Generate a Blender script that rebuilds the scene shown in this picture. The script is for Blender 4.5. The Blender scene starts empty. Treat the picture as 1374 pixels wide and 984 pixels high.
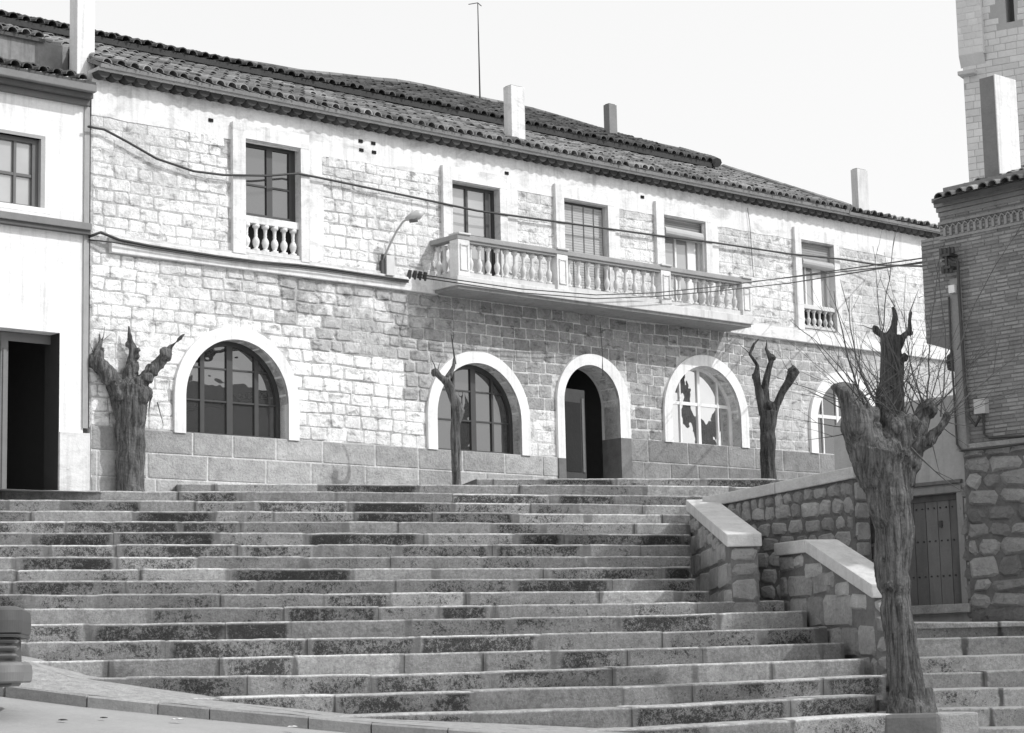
import bpy, bmesh, math, random
from mathutils import Vector, Matrix, noise
from mathutils.geometry import tessellate_polygon
random.seed(7)
rad = math.radians
SC = bpy.context.scene
COL = SC.collection
# ------------------------------------------------------------------ camera model (measured from the photograph)
W, H, FPX = 1374., 984., 2790.5
PITCH, ROLL, AZ = .14374693, -.02307124, .84556711
EZ = 1.65                                     # eye height over the road
U0 = Vector((0, -math.sin(PITCH), math.cos(PITCH))); X0 = Vector((1, 0, 0))
FW = Vector((0, math.cos(PITCH), math.sin(PITCH)))
RT = math.cos(ROLL)*X0 + math.sin(ROLL)*U0
UP = -math.sin(ROLL)*X0 + math.cos(ROLL)*U0
EYE = Vector((0, 0, EZ))
def ray(px, py): return FW + RT*((px-W/2)/FPX) - UP*((py-H/2)/FPX)
def atY(px, py, Y):
    v = ray(px, py); return EYE + v*(Y/v.y)
class Frame:
    """right handed plan frame: local x, y, world z measured from the origin's z"""
    def __init__(s, o, rz):
        s.o = Vector(o); s.rz = rz
        s.x = Vector((math.cos(rz), math.sin(rz), 0)); s.y = Vector((-math.sin(rz), math.cos(rz), 0))
    def w(s, x, y, z): return s.o + s.x*x + s.y*y + Vector((0, 0, z))
    def loc(s, P):
        q = P-s.o; return Vector((q.dot(s.x), q.dot(s.y), q.z))
    def hy(s, px, py, y=0.):
        v = ray(px, py); t = ((s.o-EYE).dot(s.y)+y)/v.dot(s.y); return s.loc(EYE+v*t)
    def hx(s, px, py, x=0.):
        v = ray(px, py); t = ((s.o-EYE).dot(s.x)+x)/v.dot(s.x); return s.loc(EYE+v*t)
    def hs(s, px, py, y0, z0, k):                # plane z = z0 + k*(y-y0)
        v = ray(px, py); n = Vector((0, 0, 1)) - s.y*k
        p0 = s.w(0, y0, z0); t = (p0-EYE).dot(n)/v.dot(n); return s.loc(EYE+v*t)
p = atY(119, 655, 35.5)
FZ = p.z-.4                                    # base level used for the street front
FA = Frame((p.x, p.y, FZ), math.pi/2-AZ)       # facade frame: x along the front, y into the building

# ------------------------------------------------------------------ mesh helpers
class MB:
    def __init__(s): s.v = []; s.f = []; s.t = []; s.uv = []
    def face(s, pts, tone=1., uv=None):
        i = len(s.v); s.v.extend([tuple(q) for q in pts]); s.f.append(list(range(i, i+len(pts)))); s.t.append(tone)
        s.uv.append(uv)
    def mesh(s, vs, fs, tone=1.):
        i = len(s.v); s.v.extend([tuple(q) for q in vs])
        for f in fs: s.f.append([i+k for k in f]); s.t.append(tone); s.uv.append(None)
    def box(s, a, b, tone=1., ch=0., fn=None):
        x0, y0, z0 = a; x1, y1, z1 = b
        if ch <= 0:
            vs = [(x, y, z) for z in (z0, z1) for y in (y0, y1) for x in (x0, x1)]
            fs = [(0,1,3,2),(4,6,7,5),(0,4,5,1),(2,3,7,6),(0,2,6,4),(1,5,7,3)]
        else:
            bm = bmesh.new(); bmesh.ops.create_cube(bm, size=1)
            for v in bm.verts:
                v.co = Vector(((x0+x1)/2+v.co.x*(x1-x0), (y0+y1)/2+v.co.y*(y1-y0), (z0+z1)/2+v.co.z*(z1-z0)))
            bmesh.ops.bevel(bm, geom=list(bm.edges), offset=ch, segments=2, affect='EDGES', profile=.6)
            bm.verts.index_update()
            vs = [tuple(v.co) for v in bm.verts]; fs = [[v.index for v in f.verts] for f in bm.faces]; bm.free()
        if fn: vs = [fn(*v) for v in vs]
        s.mesh(vs, fs, tone)
    def tube(s, pts, rs, n=8, tone=1., cap=True, jit=0.):
        pts = [Vector(q) for q in pts]
        if not hasattr(rs, '__len__'): rs = [rs]*len(pts)
        rings = []; prev = None
        for i, q in enumerate(pts):
            d = (pts[min(i+1, len(pts)-1)]-pts[max(i-1, 0)]).normalized()
            if prev is None:
                a = d.cross(Vector((0, 0, 1)) if abs(d.z) < .9 else Vector((1, 0, 0))).normalized()
            else:
                a = (prev-d*prev.dot(d)).normalized()
            prev = a; b = d.cross(a)
            rings.append([q+(a*math.cos(2*math.pi*k/n)+b*math.sin(2*math.pi*k/n))*rs[i]*(1+random.uniform(-jit, jit)) for k in range(n)])
        vs = [v for r in rings for v in r]; fs = []
        for i in range(len(pts)-1):
            for k in range(n):
                fs.append((i*n+k, i*n+(k+1) % n, (i+1)*n+(k+1) % n, (i+1)*n+k))
        if cap: fs.append(list(range(n))[::-1]); fs.append([(len(pts)-1)*n+k for k in range(n)])
        s.mesh(vs, fs, tone)
    def lathe(s, prof, c=(0, 0, 0), n=16, tone=1., a0=0., a1=2*math.pi):
        full = abs(a1-a0-2*math.pi) < 1e-6; m = n if full else n+1; vs = []; fs = []
        for r, z in prof:
            for k in range(m):
                a = a0+(a1-a0)*k/n; vs.append((c[0]+r*math.cos(a), c[1]+r*math.sin(a), c[2]+z))
        for i in range(len(prof)-1):
            for k in range(n):
                k2 = (k+1) % m; fs.append((i*m+k, i*m+k2, (i+1)*m+k2, (i+1)*m+k))
        fs.append(list(range(m))[::-1]); fs.append([(len(prof)-1)*m+k for k in range(m)])
        s.mesh(vs, fs, tone)
    def blob(s, c, r, sub=2, sq=(1, 1, 1), amp=.2, fr=2.):
        bm = bmesh.new(); bmesh.ops.create_icosphere(bm, subdivisions=sub, radius=1)
        vs = []
        for v in bm.verts:
            k = 1+amp*noise.noise(Vector(v.co)*fr+Vector(c)*3)
            vs.append((c[0]+v.co.x*r*k*sq[0], c[1]+v.co.y*r*k*sq[1], c[2]+v.co.z*r*k*sq[2]))
        s.mesh(vs, [[q.index for q in f.verts] for f in bm.faces]); bm.free()
    def build(s, name, mat, parent=None, smooth=False, frame=None):
        me = bpy.data.meshes.new(name); me.from_pydata(s.v, [], s.f)
        at = me.attributes.new('tone', 'FLOAT', 'FACE'); at.data.foreach_set('value', s.t)
        if any(u is not None for u in s.uv):
            ul = me.uv_layers.new(name='UVMap'); k = 0
            for f, u in zip(s.f, s.uv):
                for j in range(len(f)):
                    if u is not None: ul.data[k].uv = u[j]
                    k += 1
        me.materials.append(mat); me.validate()
        if smooth: me.polygons.foreach_set('use_smooth', [True]*len(me.polygons))
        o = bpy.data.objects.new(name, me); COL.objects.link(o)
        if parent: o.parent = parent
        elif frame: o.location = frame.o; o.rotation_euler.z = frame.rz
        return o
def tag(o, label=None, cat=None, group=None, kind=None):
    for k, v in (('label', label), ('category', cat), ('group', group), ('kind', kind)):
        if v: o[k] = v
    return o
def empty(name, frame, label, cat, group=None):
    o = bpy.data.objects.new(name, None); COL.objects.link(o); o.location = frame.o; o.rotation_euler.z = frame.rz
    o.empty_display_size = .3
    return tag(o, label, cat, group)

# ------------------------------------------------------------------ materials
class NT:
    def __init__(s, name):
        s.m = bpy.data.materials.new(name); s.m.use_nodes = True; s.t = s.m.node_tree; s.b = s.t.nodes['Principled BSDF']
    def n(s, typ, **kw):
        x = s.t.nodes.new(typ)
        for k, v in kw.items(): setattr(x, k, v)
        return x
    def l(s, a, b): s.t.links.new(a, b)
    def math(s, op, a, b=None, c=None, clamp=False):
        x = s.n('ShaderNodeMath', operation=op); x.use_clamp = clamp
        for i, q in enumerate((a, b, c)):
            if q is None: continue
            if isinstance(q, (int, float)): x.inputs[i].default_value = q
            else: s.l(q, x.inputs[i])
        return x.outputs[0]
    def noise(s, vec, scale, detail=6., rough=.6, dist=0.):
        x = s.n('ShaderNodeTexNoise'); s.l(vec, x.inputs['Vector']); x.inputs['Scale'].default_value = scale
        x.inputs['Detail'].default_value = detail; x.inputs['Roughness'].default_value = rough; x.inputs['Distortion'].default_value = dist
        return x.outputs['Fac']
    def ramp(s, val, a, b, lo=0., hi=1.):
        x = s.n('ShaderNodeMapRange'); s.l(val, x.inputs[0])
        for i, q in enumerate((a, b, lo, hi)): x.inputs[1+i].default_value = q
        return x.outputs[0]
    def obj(s): return s.n('ShaderNodeTexCoord').outputs['Object']
    def scale(s, vec, sc):
        x = s.n('ShaderNodeMapping'); s.l(vec, x.inputs[0]); x.inputs['Scale'].default_value = sc; return x.outputs[0]
    def attr(s, name='tone'): return s.n('ShaderNodeAttribute', attribute_name=name).outputs['Fac']
    def grey(s, val):
        x = s.n('ShaderNodeCombineColor')
        for i in range(3): s.l(val, x.inputs[i])
        s.l(x.outputs[0], s.b.inputs['Base Color'])
    def bump(s, h, strength=.6, dist=.02):
        x = s.n('ShaderNodeBump'); s.l(h, x.inputs['Height']); x.inputs['Strength'].default_value = strength; x.inputs['Distance'].default_value = dist
        s.l(x.outputs[0], s.b.inputs['Normal'])
def grit(name, base, var=.25, scale=3., fine=25., rough=.85, bump=.5, bdist=.02, streak=0., spots=0., tone=True, spec=.3, lo=None):
    """mineral surface: clouds, fine grain, optional vertical dirt runs and dark lichen spots"""
    t = NT(name); o = t.obj()
    a = t.noise(o, scale, 7, .65); b = t.noise(o, fine, 5, .7)
    v = t.math('MULTIPLY_ADD', t.math('SUBTRACT', a, .5), var*3., 1.)
    v = t.math('MULTIPLY', v, t.math('MULTIPLY_ADD', t.math('SUBTRACT', b, .5), var*2., 1.))
    if streak:
        c = t.noise(t.scale(o, (5, 5, .5)), 1.3, 5, .6)
        v = t.math('MULTIPLY', v, t.ramp(c, .52, .72, 1., 1-streak))
    if spots:
        d = t.noise(o, 9., 6, .75, .3)
        v = t.math('MULTIPLY', v, t.ramp(d, .58, .66, 1., 1-spots))
    if tone: v = t.math('MULTIPLY', v, t.attr())
    v = t.math('MULTIPLY', v, base); v = t.math('MINIMUM', t.math('MAXIMUM', v, .012), .86)
    t.grey(v)
    h = t.math('ADD', t.math('MULTIPLY', a, .6), t.math('MULTIPLY', b, .4))
    t.bump(h, bump, bdist)
    t.b.inputs['Roughness'].default_value = rough; t.b.inputs['Specular IOR Level'].default_value = spec
    return t.m
def plain(name, g, rough=.6, metal=0., spec=.5):
    t = NT(name); o = t.obj(); a = t.noise(o, 8, 5, .6)
    t.grey(t.math('MULTIPLY', t.math('MULTIPLY_ADD', t.math('SUBTRACT', a, .5), .35, 1.), g))
    t.b.inputs['Roughness'].default_value = rough; t.b.inputs['Metallic'].default_value = metal; t.b.inputs['Specular IOR Level'].default_value = spec
    return t.m
def glass(name, g, refl):
    t = NT(name); o = t.obj()
    a = t.noise(o, 1.2, 3, .5)
    t.grey(t.math('MULTIPLY', t.math('MULTIPLY_ADD', a, .8, .6), g)); t.b.inputs['Roughness'].default_value = .8
    gl = t.n('ShaderNodeBsdfGlossy'); gl.inputs['Roughness'].default_value = .012; gl.inputs['Color'].default_value = (.9, .9, .9, 1)
    bp = t.n('ShaderNodeBump'); t.l(t.noise(o, 1.7, 2, .5), bp.inputs['Height']); bp.inputs['Strength'].default_value = .12; bp.inputs['Distance'].default_value = .05
    t.l(bp.outputs[0], gl.inputs['Normal'])
    mx = t.n('ShaderNodeMixShader'); mx.inputs[0].default_value = refl
    t.l(t.b.outputs[0], mx.inputs[1]); t.l(gl.outputs[0], mx.inputs[2]); t.l(mx.outputs[0], t.t.nodes['Material Output'].inputs['Surface'])
    return t.m
M = {}
def stained(name, base, lo, k0, k1, sc):
    t = NT(name); o = t.obj(); a = t.noise(t.scale(o, (.7, 1., 1.5)), sc, 8, .68, .5); b = t.noise(o, 18, 5, .7); c = t.noise(t.scale(o, (6, 6, .4)), 1.2, 6, .65)
    v = t.math('MULTIPLY', t.ramp(a, k0, k1, 1., lo), t.math('MULTIPLY_ADD', t.math('SUBTRACT', b, .5), .35, 1.))
    v = t.math('MULTIPLY', v, t.ramp(c, .5, .75, 1., .72))
    t.grey(t.math('MINIMUM', t.math('MULTIPLY', t.math('MULTIPLY', v, base), t.attr()), .82)); t.bump(t.math('ADD', a, t.math('MULTIPLY', b, .4)), .7, .02)
    t.b.inputs['Roughness'].default_value = .9; t.b.inputs['Specular IOR Level'].default_value = .2
    return t.m
M['plaster'] = stained('blotchy_white_plaster', .74, .62, .50, .68, 1.6)
M['plasterclean'] = stained('white_painted_render', .77, .86, .5, .7, 1.1)
M['trim'] = stained('whitewashed_trim', .73, .72, .5, .7, 3.)
M['concrete'] = grit('weathered_cast_stone', .60, .16, 2.2, 18, bump=.4, bdist=.01, streak=.30)
M['dkcornice'] = grit('dark_painted_cornice', .15, .18, 3, 20, bump=.3, bdist=.01)
M['brick'] = grit('grey_brick', .26, .32, .8, 26, bump=.6, bdist=.012, streak=.15)
M['rubble'] = grit('rubble_stone', .29, .38, 3.0, 20, bump=1., bdist=.06, spots=.35)
M['towerstone'] = grit('pale_tower_stone', .60, .10, 1.5, 12, bump=.5, bdist=.02)
M['coping'] = grit('granite_coping', .56, .20, 3.5, 26, bump=1., bdist=.03, streak=.15)
M['tile'] = grit('old_roof_tile', .19, .30, 2.0, 14, bump=.6, bdist=.02, spots=.4)
M['pave'] = grit('cobbled_pavement', .31, .40, 7., 22, bump=1., bdist=.05)
M['road'] = grit('worn_road', .30, .16, .9, 14, bump=.8, bdist=.02, spots=.12)
M['ground'] = grit('packed_earth', .33, .15, .4, 6, bump=.5, bdist=.03)
M['kerb'] = grit('kerb_granite', .32, .30, 4., 30, bump=.9, bdist=.03)
M['dirt'] = grit('stained_landing', .36, .2, 2, 20, bump=.5, bdist=.02)
def bark(name, base):   # fluted, cracked bark
    t = NT(name); o = t.obj()
    a = t.noise(t.scale(o, (15, 15, 1.5)), 1.5, 8, .72, .6); b = t.noise(o, 34, 5, .7); c = t.noise(o, 2.2, 4, .6)
    v = t.math('MULTIPLY', t.ramp(a, .38, .62, .38, 1.55), t.math('MULTIPLY_ADD', t.math('SUBTRACT', c, .5), 1.2, 1.))
    v = t.math('MULTIPLY', v, t.math('MULTIPLY_ADD', t.math('SUBTRACT', b, .5), .9, 1.))
    t.grey(t.math('MAXIMUM', t.math('MULTIPLY', v, base), .01)); t.bump(t.math('ADD', t.math('MULTIPLY', b, .3), a), 1., .05)
    t.b.inputs['Roughness'].default_value = .9; t.b.inputs['Specular IOR Level'].default_value = .15
    return t.m
M['bark'] = bark('pollard_bark', .125); M['barkdark'] = bark('dark_bark', .075)
M['twig'] = plain('twig_bark', .075, .9)
M['wood'] = plain('dark_varnished_wood', .045, .45)
M['oldwood'] = grit('weathered_planks', .17, .2, 2.5, 30, bump=.5, bdist=.006, streak=.3)
M['white'] = plain('white_painted_wood', .75, .5)
M['curtain'] = plain('net_curtain', .34, .9)
M['blind'] = grit('roller_blind', .42, .10, 3, 30, bump=.2, bdist=.004)
M['void'] = plain('unlit_interior', .02, .95, spec=.1)
M['iron'] = plain('painted_iron', .05, .5)
M['cable'] = plain('black_cable', .03, .6)
M['lampgrey'] = plain('lamp_enamel', .42, .35)
M['glassdark'] = glass('dark_window_glass', .015, .17)
M['glassmid'] = glass('curtained_window_glass', .30, .16)
M['glassbright'] = glass('bright_reflecting_glass', .12, .60)
M['carpaint'] = plain('grey_car_paint', .08, .4, 0., .3)
M['chrome'] = plain('dull_chrome', .45, .3, .7)
M['rubber'] = plain('tyre_rubber', .02, .8)
M['tail'] = plain('tail_lamp_plastic', .12, .3)
# facade: stones carry their own tone; where the tone is 0 the mortar shows
def facade_mat():
    t = NT('lime_washed_masonry'); o = t.obj()
    a = t.noise(o, 1.0, 7, .65, .4); b = t.noise(o, 22, 5, .7); e = t.noise(o, 5., 7, .7, .6)
    tone = t.attr(); isM = t.math('LESS_THAN', tone, .01)
    sp = t.n('ShaderNodeSeparateXYZ'); t.l(o, sp.inputs[0])
    # pointed pale mortar on the right half, dark raked joints on the left half
    xx = t.math('ADD', sp.outputs[0], t.math('MULTIPLY', t.math('SUBTRACT', a, .5), 3.))
    m1 = t.ramp(xx, 6.6, 8.6)
    mort = t.math('MULTIPLY_ADD', m1, .14, .44)
    base = t.math('ADD', t.math('MULTIPLY', isM, mort), tone)
    v = t.math('MULTIPLY', base, t.math('MULTIPLY_ADD', t.math('SUBTRACT', e, .5), 1.5, 1.))
    v = t.math('MULTIPLY', v, t.math('MULTIPLY_ADD', t.math('SUBTRACT', b, .5), .8, 1.))
    # patches where the old lime wash has run over stone and joint alike
    wash = t.math('MULTIPLY', t.ramp(t.noise(o, .9, 6, .6, .3), .50, .62), t.ramp(xx, 9.5, 6.))
    lo = t.math('MULTIPLY', wash, .72)
    v = t.math('MAXIMUM', v, t.math('MULTIPLY', lo, t.math('MULTIPLY_ADD', t.math('SUBTRACT', e, .5), 1.2, 1.)))
    d = t.noise(t.scale(o, (1., 1., 2.2)), 3.4, 7, .7, .5)
    v = t.math('MULTIPLY', v, t.ramp(d, .525, .67, 1., .38))
    t.grey(t.math('MINIMUM', v, .82))
    t.bump(t.math('ADD', t.math('MULTIPLY', e, .7), t.math('MULTIPLY', b, .35)), 1., .05)
    t.b.inputs['Roughness'].default_value = .9; t.b.inputs['Specular IOR Level'].default_value = .2
    return t.m
M['facade'] = facade_mat()
def step_mat():
    t = NT('granite_steps'); o = t.obj()
    uv = t.n('ShaderNodeUVMap', uv_map='UVMap').outputs[0]
    sp = t.n('ShaderNodeSeparateXYZ'); t.l(uv, sp.inputs[0]); v01 = sp.outputs[1]; moss = sp.outputs[2]
    a = t.noise(o, 1.6, 6, .6); b = t.noise(o, 20, 8, .9); c = t.noise(o, 10., 10, .88, .1)
    tone = t.attr()
    v = t.math('MULTIPLY', tone, t.math('MULTIPLY_ADD', t.math('SUBTRACT', a, .5), .7, 1.))
    v = t.math('MULTIPLY', v, t.math('MULTIPLY_ADD', t.math('SUBTRACT', b, .5), 2.4, 1.))
    v = t.math('MULTIPLY', v, t.math('MULTIPLY_ADD', t.math('SUBTRACT', t.noise(o, 5., 6, .7), .5), 1.1, 1.))
    # lichen crusts on the risers, never on the nosing; per-stone amount in the attribute
    amt = t.attr('moss')
    band = t.math('MULTIPLY', t.math('MULTIPLY', t.ramp(v01, .0, .12), t.ramp(v01, .93, .80)), t.ramp(t.math('MULTIPLY_ADD', t.math('SUBTRACT', a, .5), .5, sp.outputs[0]), .02, .12, .15, 1.))
    k = t.math('ADD', c, t.math('ADD', t.math('MULTIPLY_ADD', amt, .24, -.175), t.math('MULTIPLY_ADD', t.noise(t.scale(o, (.55, 1., 1.3)), 1.5, 3, .6), .42, -.19)))
    fine = t.noise(o, 26., 6, .95); mask = t.math('MULTIPLY', t.ramp(t.math('ADD', t.math('ADD', k, t.math('MULTIPLY_ADD', fine, .9, -.45)), t.math('MULTIPLY_ADD', a, .25, -.125)), .47, .58), band)
    v = t.math('MULTIPLY', v, t.math('MULTIPLY_ADD', mask, -.86, 1.))
    je = t.ramp(t.math('MULTIPLY_ADD', t.math('SUBTRACT', a, .5), .25, sp.outputs[0]), .03, .06)       # broad pointed joints between the stones
    jv = t.math('MULTIPLY', t.math('MULTIPLY_ADD', t.noise(o, 2.3, 2, .5), .34, .02), t.math('MULTIPLY_ADD', b, .8, .6))
    v = t.math('ADD', t.math('MULTIPLY', v, je), t.math('MULTIPLY', jv, t.math('SUBTRACT', 1., je)))
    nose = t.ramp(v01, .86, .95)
    v = t.math('MULTIPLY', v, t.math('MULTIPLY_ADD', t.math('MULTIPLY', nose, t.ramp(t.noise(o, 9., 5, .7), .35, .6, .3, 1.)), 1.0, 1.))  # brightens the nosing colour to imitate sun on the tread edges
    t.grey(t.math('MINIMUM', v, .8)); t.bump(t.math('ADD', t.math('MULTIPLY', b, .5), c), 1., .03)
    t.b.inputs['Roughness'].default_value = .85; t.b.inputs['Specular IOR Level'].default_value = .2
    return t.m
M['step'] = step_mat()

# ------------------------------------------------------------------ stone block generator
def block(mb, mp, u0, u1, v0, v1, dep, tone, jit=.012, rnd=.03, sub=True):
    w, h = u1-u0, v1-v0; r = min(rnd, w*.3, h*.3)
    J = lambda: random.uniform(-jit, jit)
    pts = [(u0+r, v0), (u1-r, v0), (u1, v0+r), (u1, v1-r), (u1-r, v1), (u0+r, v1), (u0, v1-r), (u0, v0+r)]
    pts = [(a+J(), b+J()) for a, b in pts]
    cu, cv = (u0+u1)/2, (v0+v1)/2; k = 1-min(.35, 2*max(.012, dep*.7)/min(w, h))
    outer = [mp(a, b, 0.) for a, b in pts]
    d = [dep*random.uniform(.75, 1.15) for _ in pts]
    inner = [mp(cu+(a-cu)*k, cv+(b-cv)*k, e) for (a, b), e in zip(pts, d)]
    vs = outer+inner+[mp(cu+J(), cv+J(), dep*random.uniform(1., 1.3))]
    fs = [(i, (i+1) % 8, 8+(i+1) % 8, 8+i) for i in range(8)]+[(8+i, 8+(i+1) % 8, 16) for i in range(8)]
    mb.mesh(vs, fs, tone)
def courses(mb, mp, u0, u1, v0, v1, ch, ln, gap, dep, tonefn, skip=None, jit=.012, rnd=.03, wave=0.):
    v = v0
    while v < v1-.04:
        h = random.uniform(*ch); h = min(h, v1-v)
        if v1-(v+h) < ch[0]*.5: h = v1-v
        u = u0-random.uniform(0, ln[0])
        while u < u1:
            l = random.uniform(*ln); a, b = max(u, u0), min(u+l, u1)
            if b-a > .08:
                dv = wave*noise.noise(Vector((u*.5, v*.7, 3.)))
                g = gap() if callable(gap) else gap
                if not (skip and skip(a, b, v, v+h)):
                    jt, rn = (jit((a+b)/2), rnd((a+b)/2)) if callable(jit) else (jit, rnd)
                    block(mb, mp, a+g/2, b-g/2, v+g/2+dv, v+h-g/2+dv, dep((a+b)/2, v) if callable(dep) else dep, tonefn((a+b)/2, v+h/2), jt, rn)
            u += l
        v += h

# ------------------------------------------------------------------ tiled roofs
def tiles(mb, mp, a0, a1, b0, b1, pitch=.26, run=.36, rise=.09, lift=.035, tone=lambda a, b: random.uniform(.6, 1.5), start=None):
    """covers laid course over course; mp(a, b, h): along eave, up the slope, above the slope. b0,b1 may depend on a"""
    n = int((a1-a0)/pitch)
    f0 = b0 if callable(b0) else (lambda a: b0); f1 = b1 if callable(b1) else (lambda a: b1)
    for i in range(n):
        a = a0+(i+.5)*pitch; lo, hi = f0(a), f1(a)
        if hi-lo < .05: continue
        b = lo-random.uniform(0, .05) if start is None else start; wob = random.uniform(-.012, .012); tb = random.uniform(.75, 1.25)
        while b < hi:
            L = run+.08; r0, r1 = rise*random.uniform(1.05, 1.25), rise*random.uniform(.85, .95)
            da = wob+random.uniform(-.012, .012); t = tone(a, b)*tb; lf = lift*random.uniform(.7, 1.4)
            vs = []; K = 6
            for bb, r, up in ((b, r0, lf), (min(b+L, hi+.1), r1, 0)):
                for k in range(K+1):
                    th = math.pi*k/K; vs.append(mp(a+da-math.cos(th)*r, bb, up+math.sin(th)*r*.95))
            for k in range(K+1):
                th = math.pi*k/K; vs.append(mp(a+da-math.cos(th)*r0*.8, b+.002, lf+math.sin(th)*r0*.95*.78))
            fs = [(k, k+1, K+2+k, K+1+k) for k in range(K)]+[(k, k+1, 2*K+3+k, 2*K+2+k) for k in range(K)]
            mb.mesh(vs, fs, t)
            b += run
def slab(mb, mp, pts, th=.12, tone=.45):
    """solid under-roof from a plan outline (a,b)"""
    top = [mp(a, b, 0.) for a, b in pts]; bot = [Vector(q)-Vector((0, 0, th)) for q in top]; n = len(pts)
    mb.mesh(top+bot, [list(range(n)), [n+i for i in range(n)][::-1]]+[(i, (i+1) % n, n+(i+1) % n, n+i) for i in range(n)], tone)

def wall_with_holes(mb, outer, holes, th, mp, tone=0.):
    polys = [[Vector((a, b, 0)) for a, b in outer]]+[[Vector((a, b, 0)) for a, b in h] for h in holes]
    flat = [q for pl in polys for q in pl]
    tri = tessellate_polygon(polys)
    vs = [mp(q.x, q.y, 0.) for q in flat]
    mb.mesh(vs, [list(t) for t in tri], tone)
    for pl in polys:
        n = len(pl)
        vs = [mp(q.x, q.y, 0.) for q in pl]+[mp(q.x, q.y, -th) for q in pl]
        mb.mesh(vs, [(i, (i+1) % n, n+(i+1) % n, n+i) for i in range(n)], tone)
def arch_pts(xl, xr, zb, zt, n=20):
    r = (xr-xl)/2; c = (xl+xr)/2; rz = r; zs = zt-rz
    return [(xl, zb), (xr, zb)]+[(c+r*math.cos(math.pi*k/n), zs+rz*math.sin(math.pi*k/n)) for k in range(n+1)]
def ring(mb, outer, inner, mp, d0, d1, tone=1.):
    """solid band between two outlines with equal point counts (open at the foot)"""
    n = len(outer)
    for d in (d1,):
        for i in range(1, n-1):
            mb.face([mp(*outer[i], d), mp(*outer[i+1], d), mp(*inner[i+1], d), mp(*inner[i], d)], tone)
        mb.face([mp(*outer[-1], d), mp(*outer[0], d), mp(*inner[0], d), mp(*inner[-1], d)], tone)
    for pl in (outer, inner):
        for i in list(range(1, n-1))+[n-1]:
            j = (i+1) % n; mb.face([mp(*pl[i], d0), mp(*pl[j], d0), mp(*pl[j], d1), mp(*pl[i], d1)], tone)

# ================================================================== WORLD, SUN, CAMERA
SUN_AZ, SUN_EL = rad(78), rad(43)              # azimuth measured from straight-back-to-camera towards the right
wd = bpy.data.worlds.new('World'); SC.world = wd; wd.use_nodes = True
nt = wd.node_tree; bg = nt.nodes['Background']
sky = nt.nodes.new('ShaderNodeTexSky'); sky.sky_type = 'NISHITA'; sky.sun_disc = False
S = Vector((math.sin(SUN_AZ)*math.cos(SUN_EL), -math.cos(SUN_AZ)*math.cos(SUN_EL), math.sin(SUN_EL)))
sky.sun_elevation = SUN_EL; sky.sun_rotation = math.atan2(S.x, S.y); sky.dust_density = 4.; sky.air_density = 1.
bw = nt.nodes.new('ShaderNodeRGBToBW'); nt.links.new(sky.outputs[0], bw.inputs[0])
mxs = nt.nodes.new('ShaderNodeMath'); mxs.operation = 'MULTIPLY_ADD'; mxs.inputs[1].default_value = .55; mxs.inputs[2].default_value = 6.6
nt.links.new(bw.outputs[0], mxs.inputs[0]); nt.links.new(mxs.outputs[0], bg.inputs['Color']); bg.inputs['Strength'].default_value = .12
sd = bpy.data.lights.new('sun', 'SUN'); sd.energy = 3.05; sd.angle = rad(.7); sd.color = (1, 1, 1)
so = bpy.data.objects.new('sun', sd); COL.objects.link(so); so.rotation_euler = S.to_track_quat('Z', 'Y').to_euler(); so.location = S*60
cd = bpy.data.cameras.new('camera'); cd.sensor_width = 36.; cd.sensor_fit = 'HORIZONTAL'; cd.lens = FPX/W*36.; cd.clip_end = 3000
cam = bpy.data.objects.new('camera', cd); COL.objects.link(cam)
Rm = Matrix((RT, UP, -FW)).transposed(); cam.matrix_world = Matrix.Translation(EYE) @ Rm.to_4x4(); SC.camera = cam
SC.view_settings.view_transform = 'Standard'; SC.view_settings.look = 'None'; SC.view_settings.exposure = .0; SC.view_settings.gamma = 1.

# ================================================================== STAIRCASE LINES
KX = (-90, 33, 500, 900, 1180)
LY = {2: (656.5, 658, 660.5, 665.5, 669), 3: (669, 671, 673.5, 678, 681), 4: (685, 685.5, 686.8, 690, 692), 5: (700, 700, 700, 702.6, 704),
      6: (714.3, 714.6, 714.8, 716.4, 717), 7: (731, 731, 731, 731, 731), 8: (747.5, 747, 747, 746.6, 746), 9: (764.5, 764, 763, 761, 759.5), 10: (781, 780, 778, 776.5, 775),
      11: (799, 798, 796, 793, 790), 12: (818, 817, 814, 809, 804), 13: (839, 838, 832, 825.6, 816), 14: (863, 862, 855, 847.4, 839),
      15: (888.5, 887.5, 878, 869.3, 860), 16: (913, 911, 905.6, 893, 882.5), 17: (944, 941, 931, 919.5, 906), 18: (978, 974, 960, 947.5, 931.5), 19: (1012, 1008, 991, 976.6, 958.5)}
XR = {2: 950, 3: 942, 4: 928, 5: 926, 6: 926, 7: 926, 8: 927, 9: 928, 10: 933, 11: 951, 12: 1052, 13: 1083, 14: 1110, 15: 1133.5, 16: 1159, 17: 1188, 18: 1175, 19: 1201}
XL = {15: 33, 16: 60, 17: 120, 18: 240, 19: 420}
T15 = math.tan(rad(15))
def line_y(i, px):
    ys = LY[i]
    for k in range(4):
        if px <= KX[k+1] or k == 3:
            t = (px-KX[k])/(KX[k+1]-KX[k]); return ys[k]+t*(ys[k+1]-ys[k])
def step_pt(i, px, y=None):
    """world point on the nosing of step i; plan line runs 15 degrees off square, z from the measured edge"""
    y = line_y(i, px) if y is None else y
    v = ray(px, y); D = 36.4-.72*(i-2)
    X500 = (ray(500, y).x/ray(500, y).y)*D
    k = v.x/v.y; Y = (D-T15*X500)/(1-T15*k)
    return EYE+v*(Y/v.y)
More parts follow.
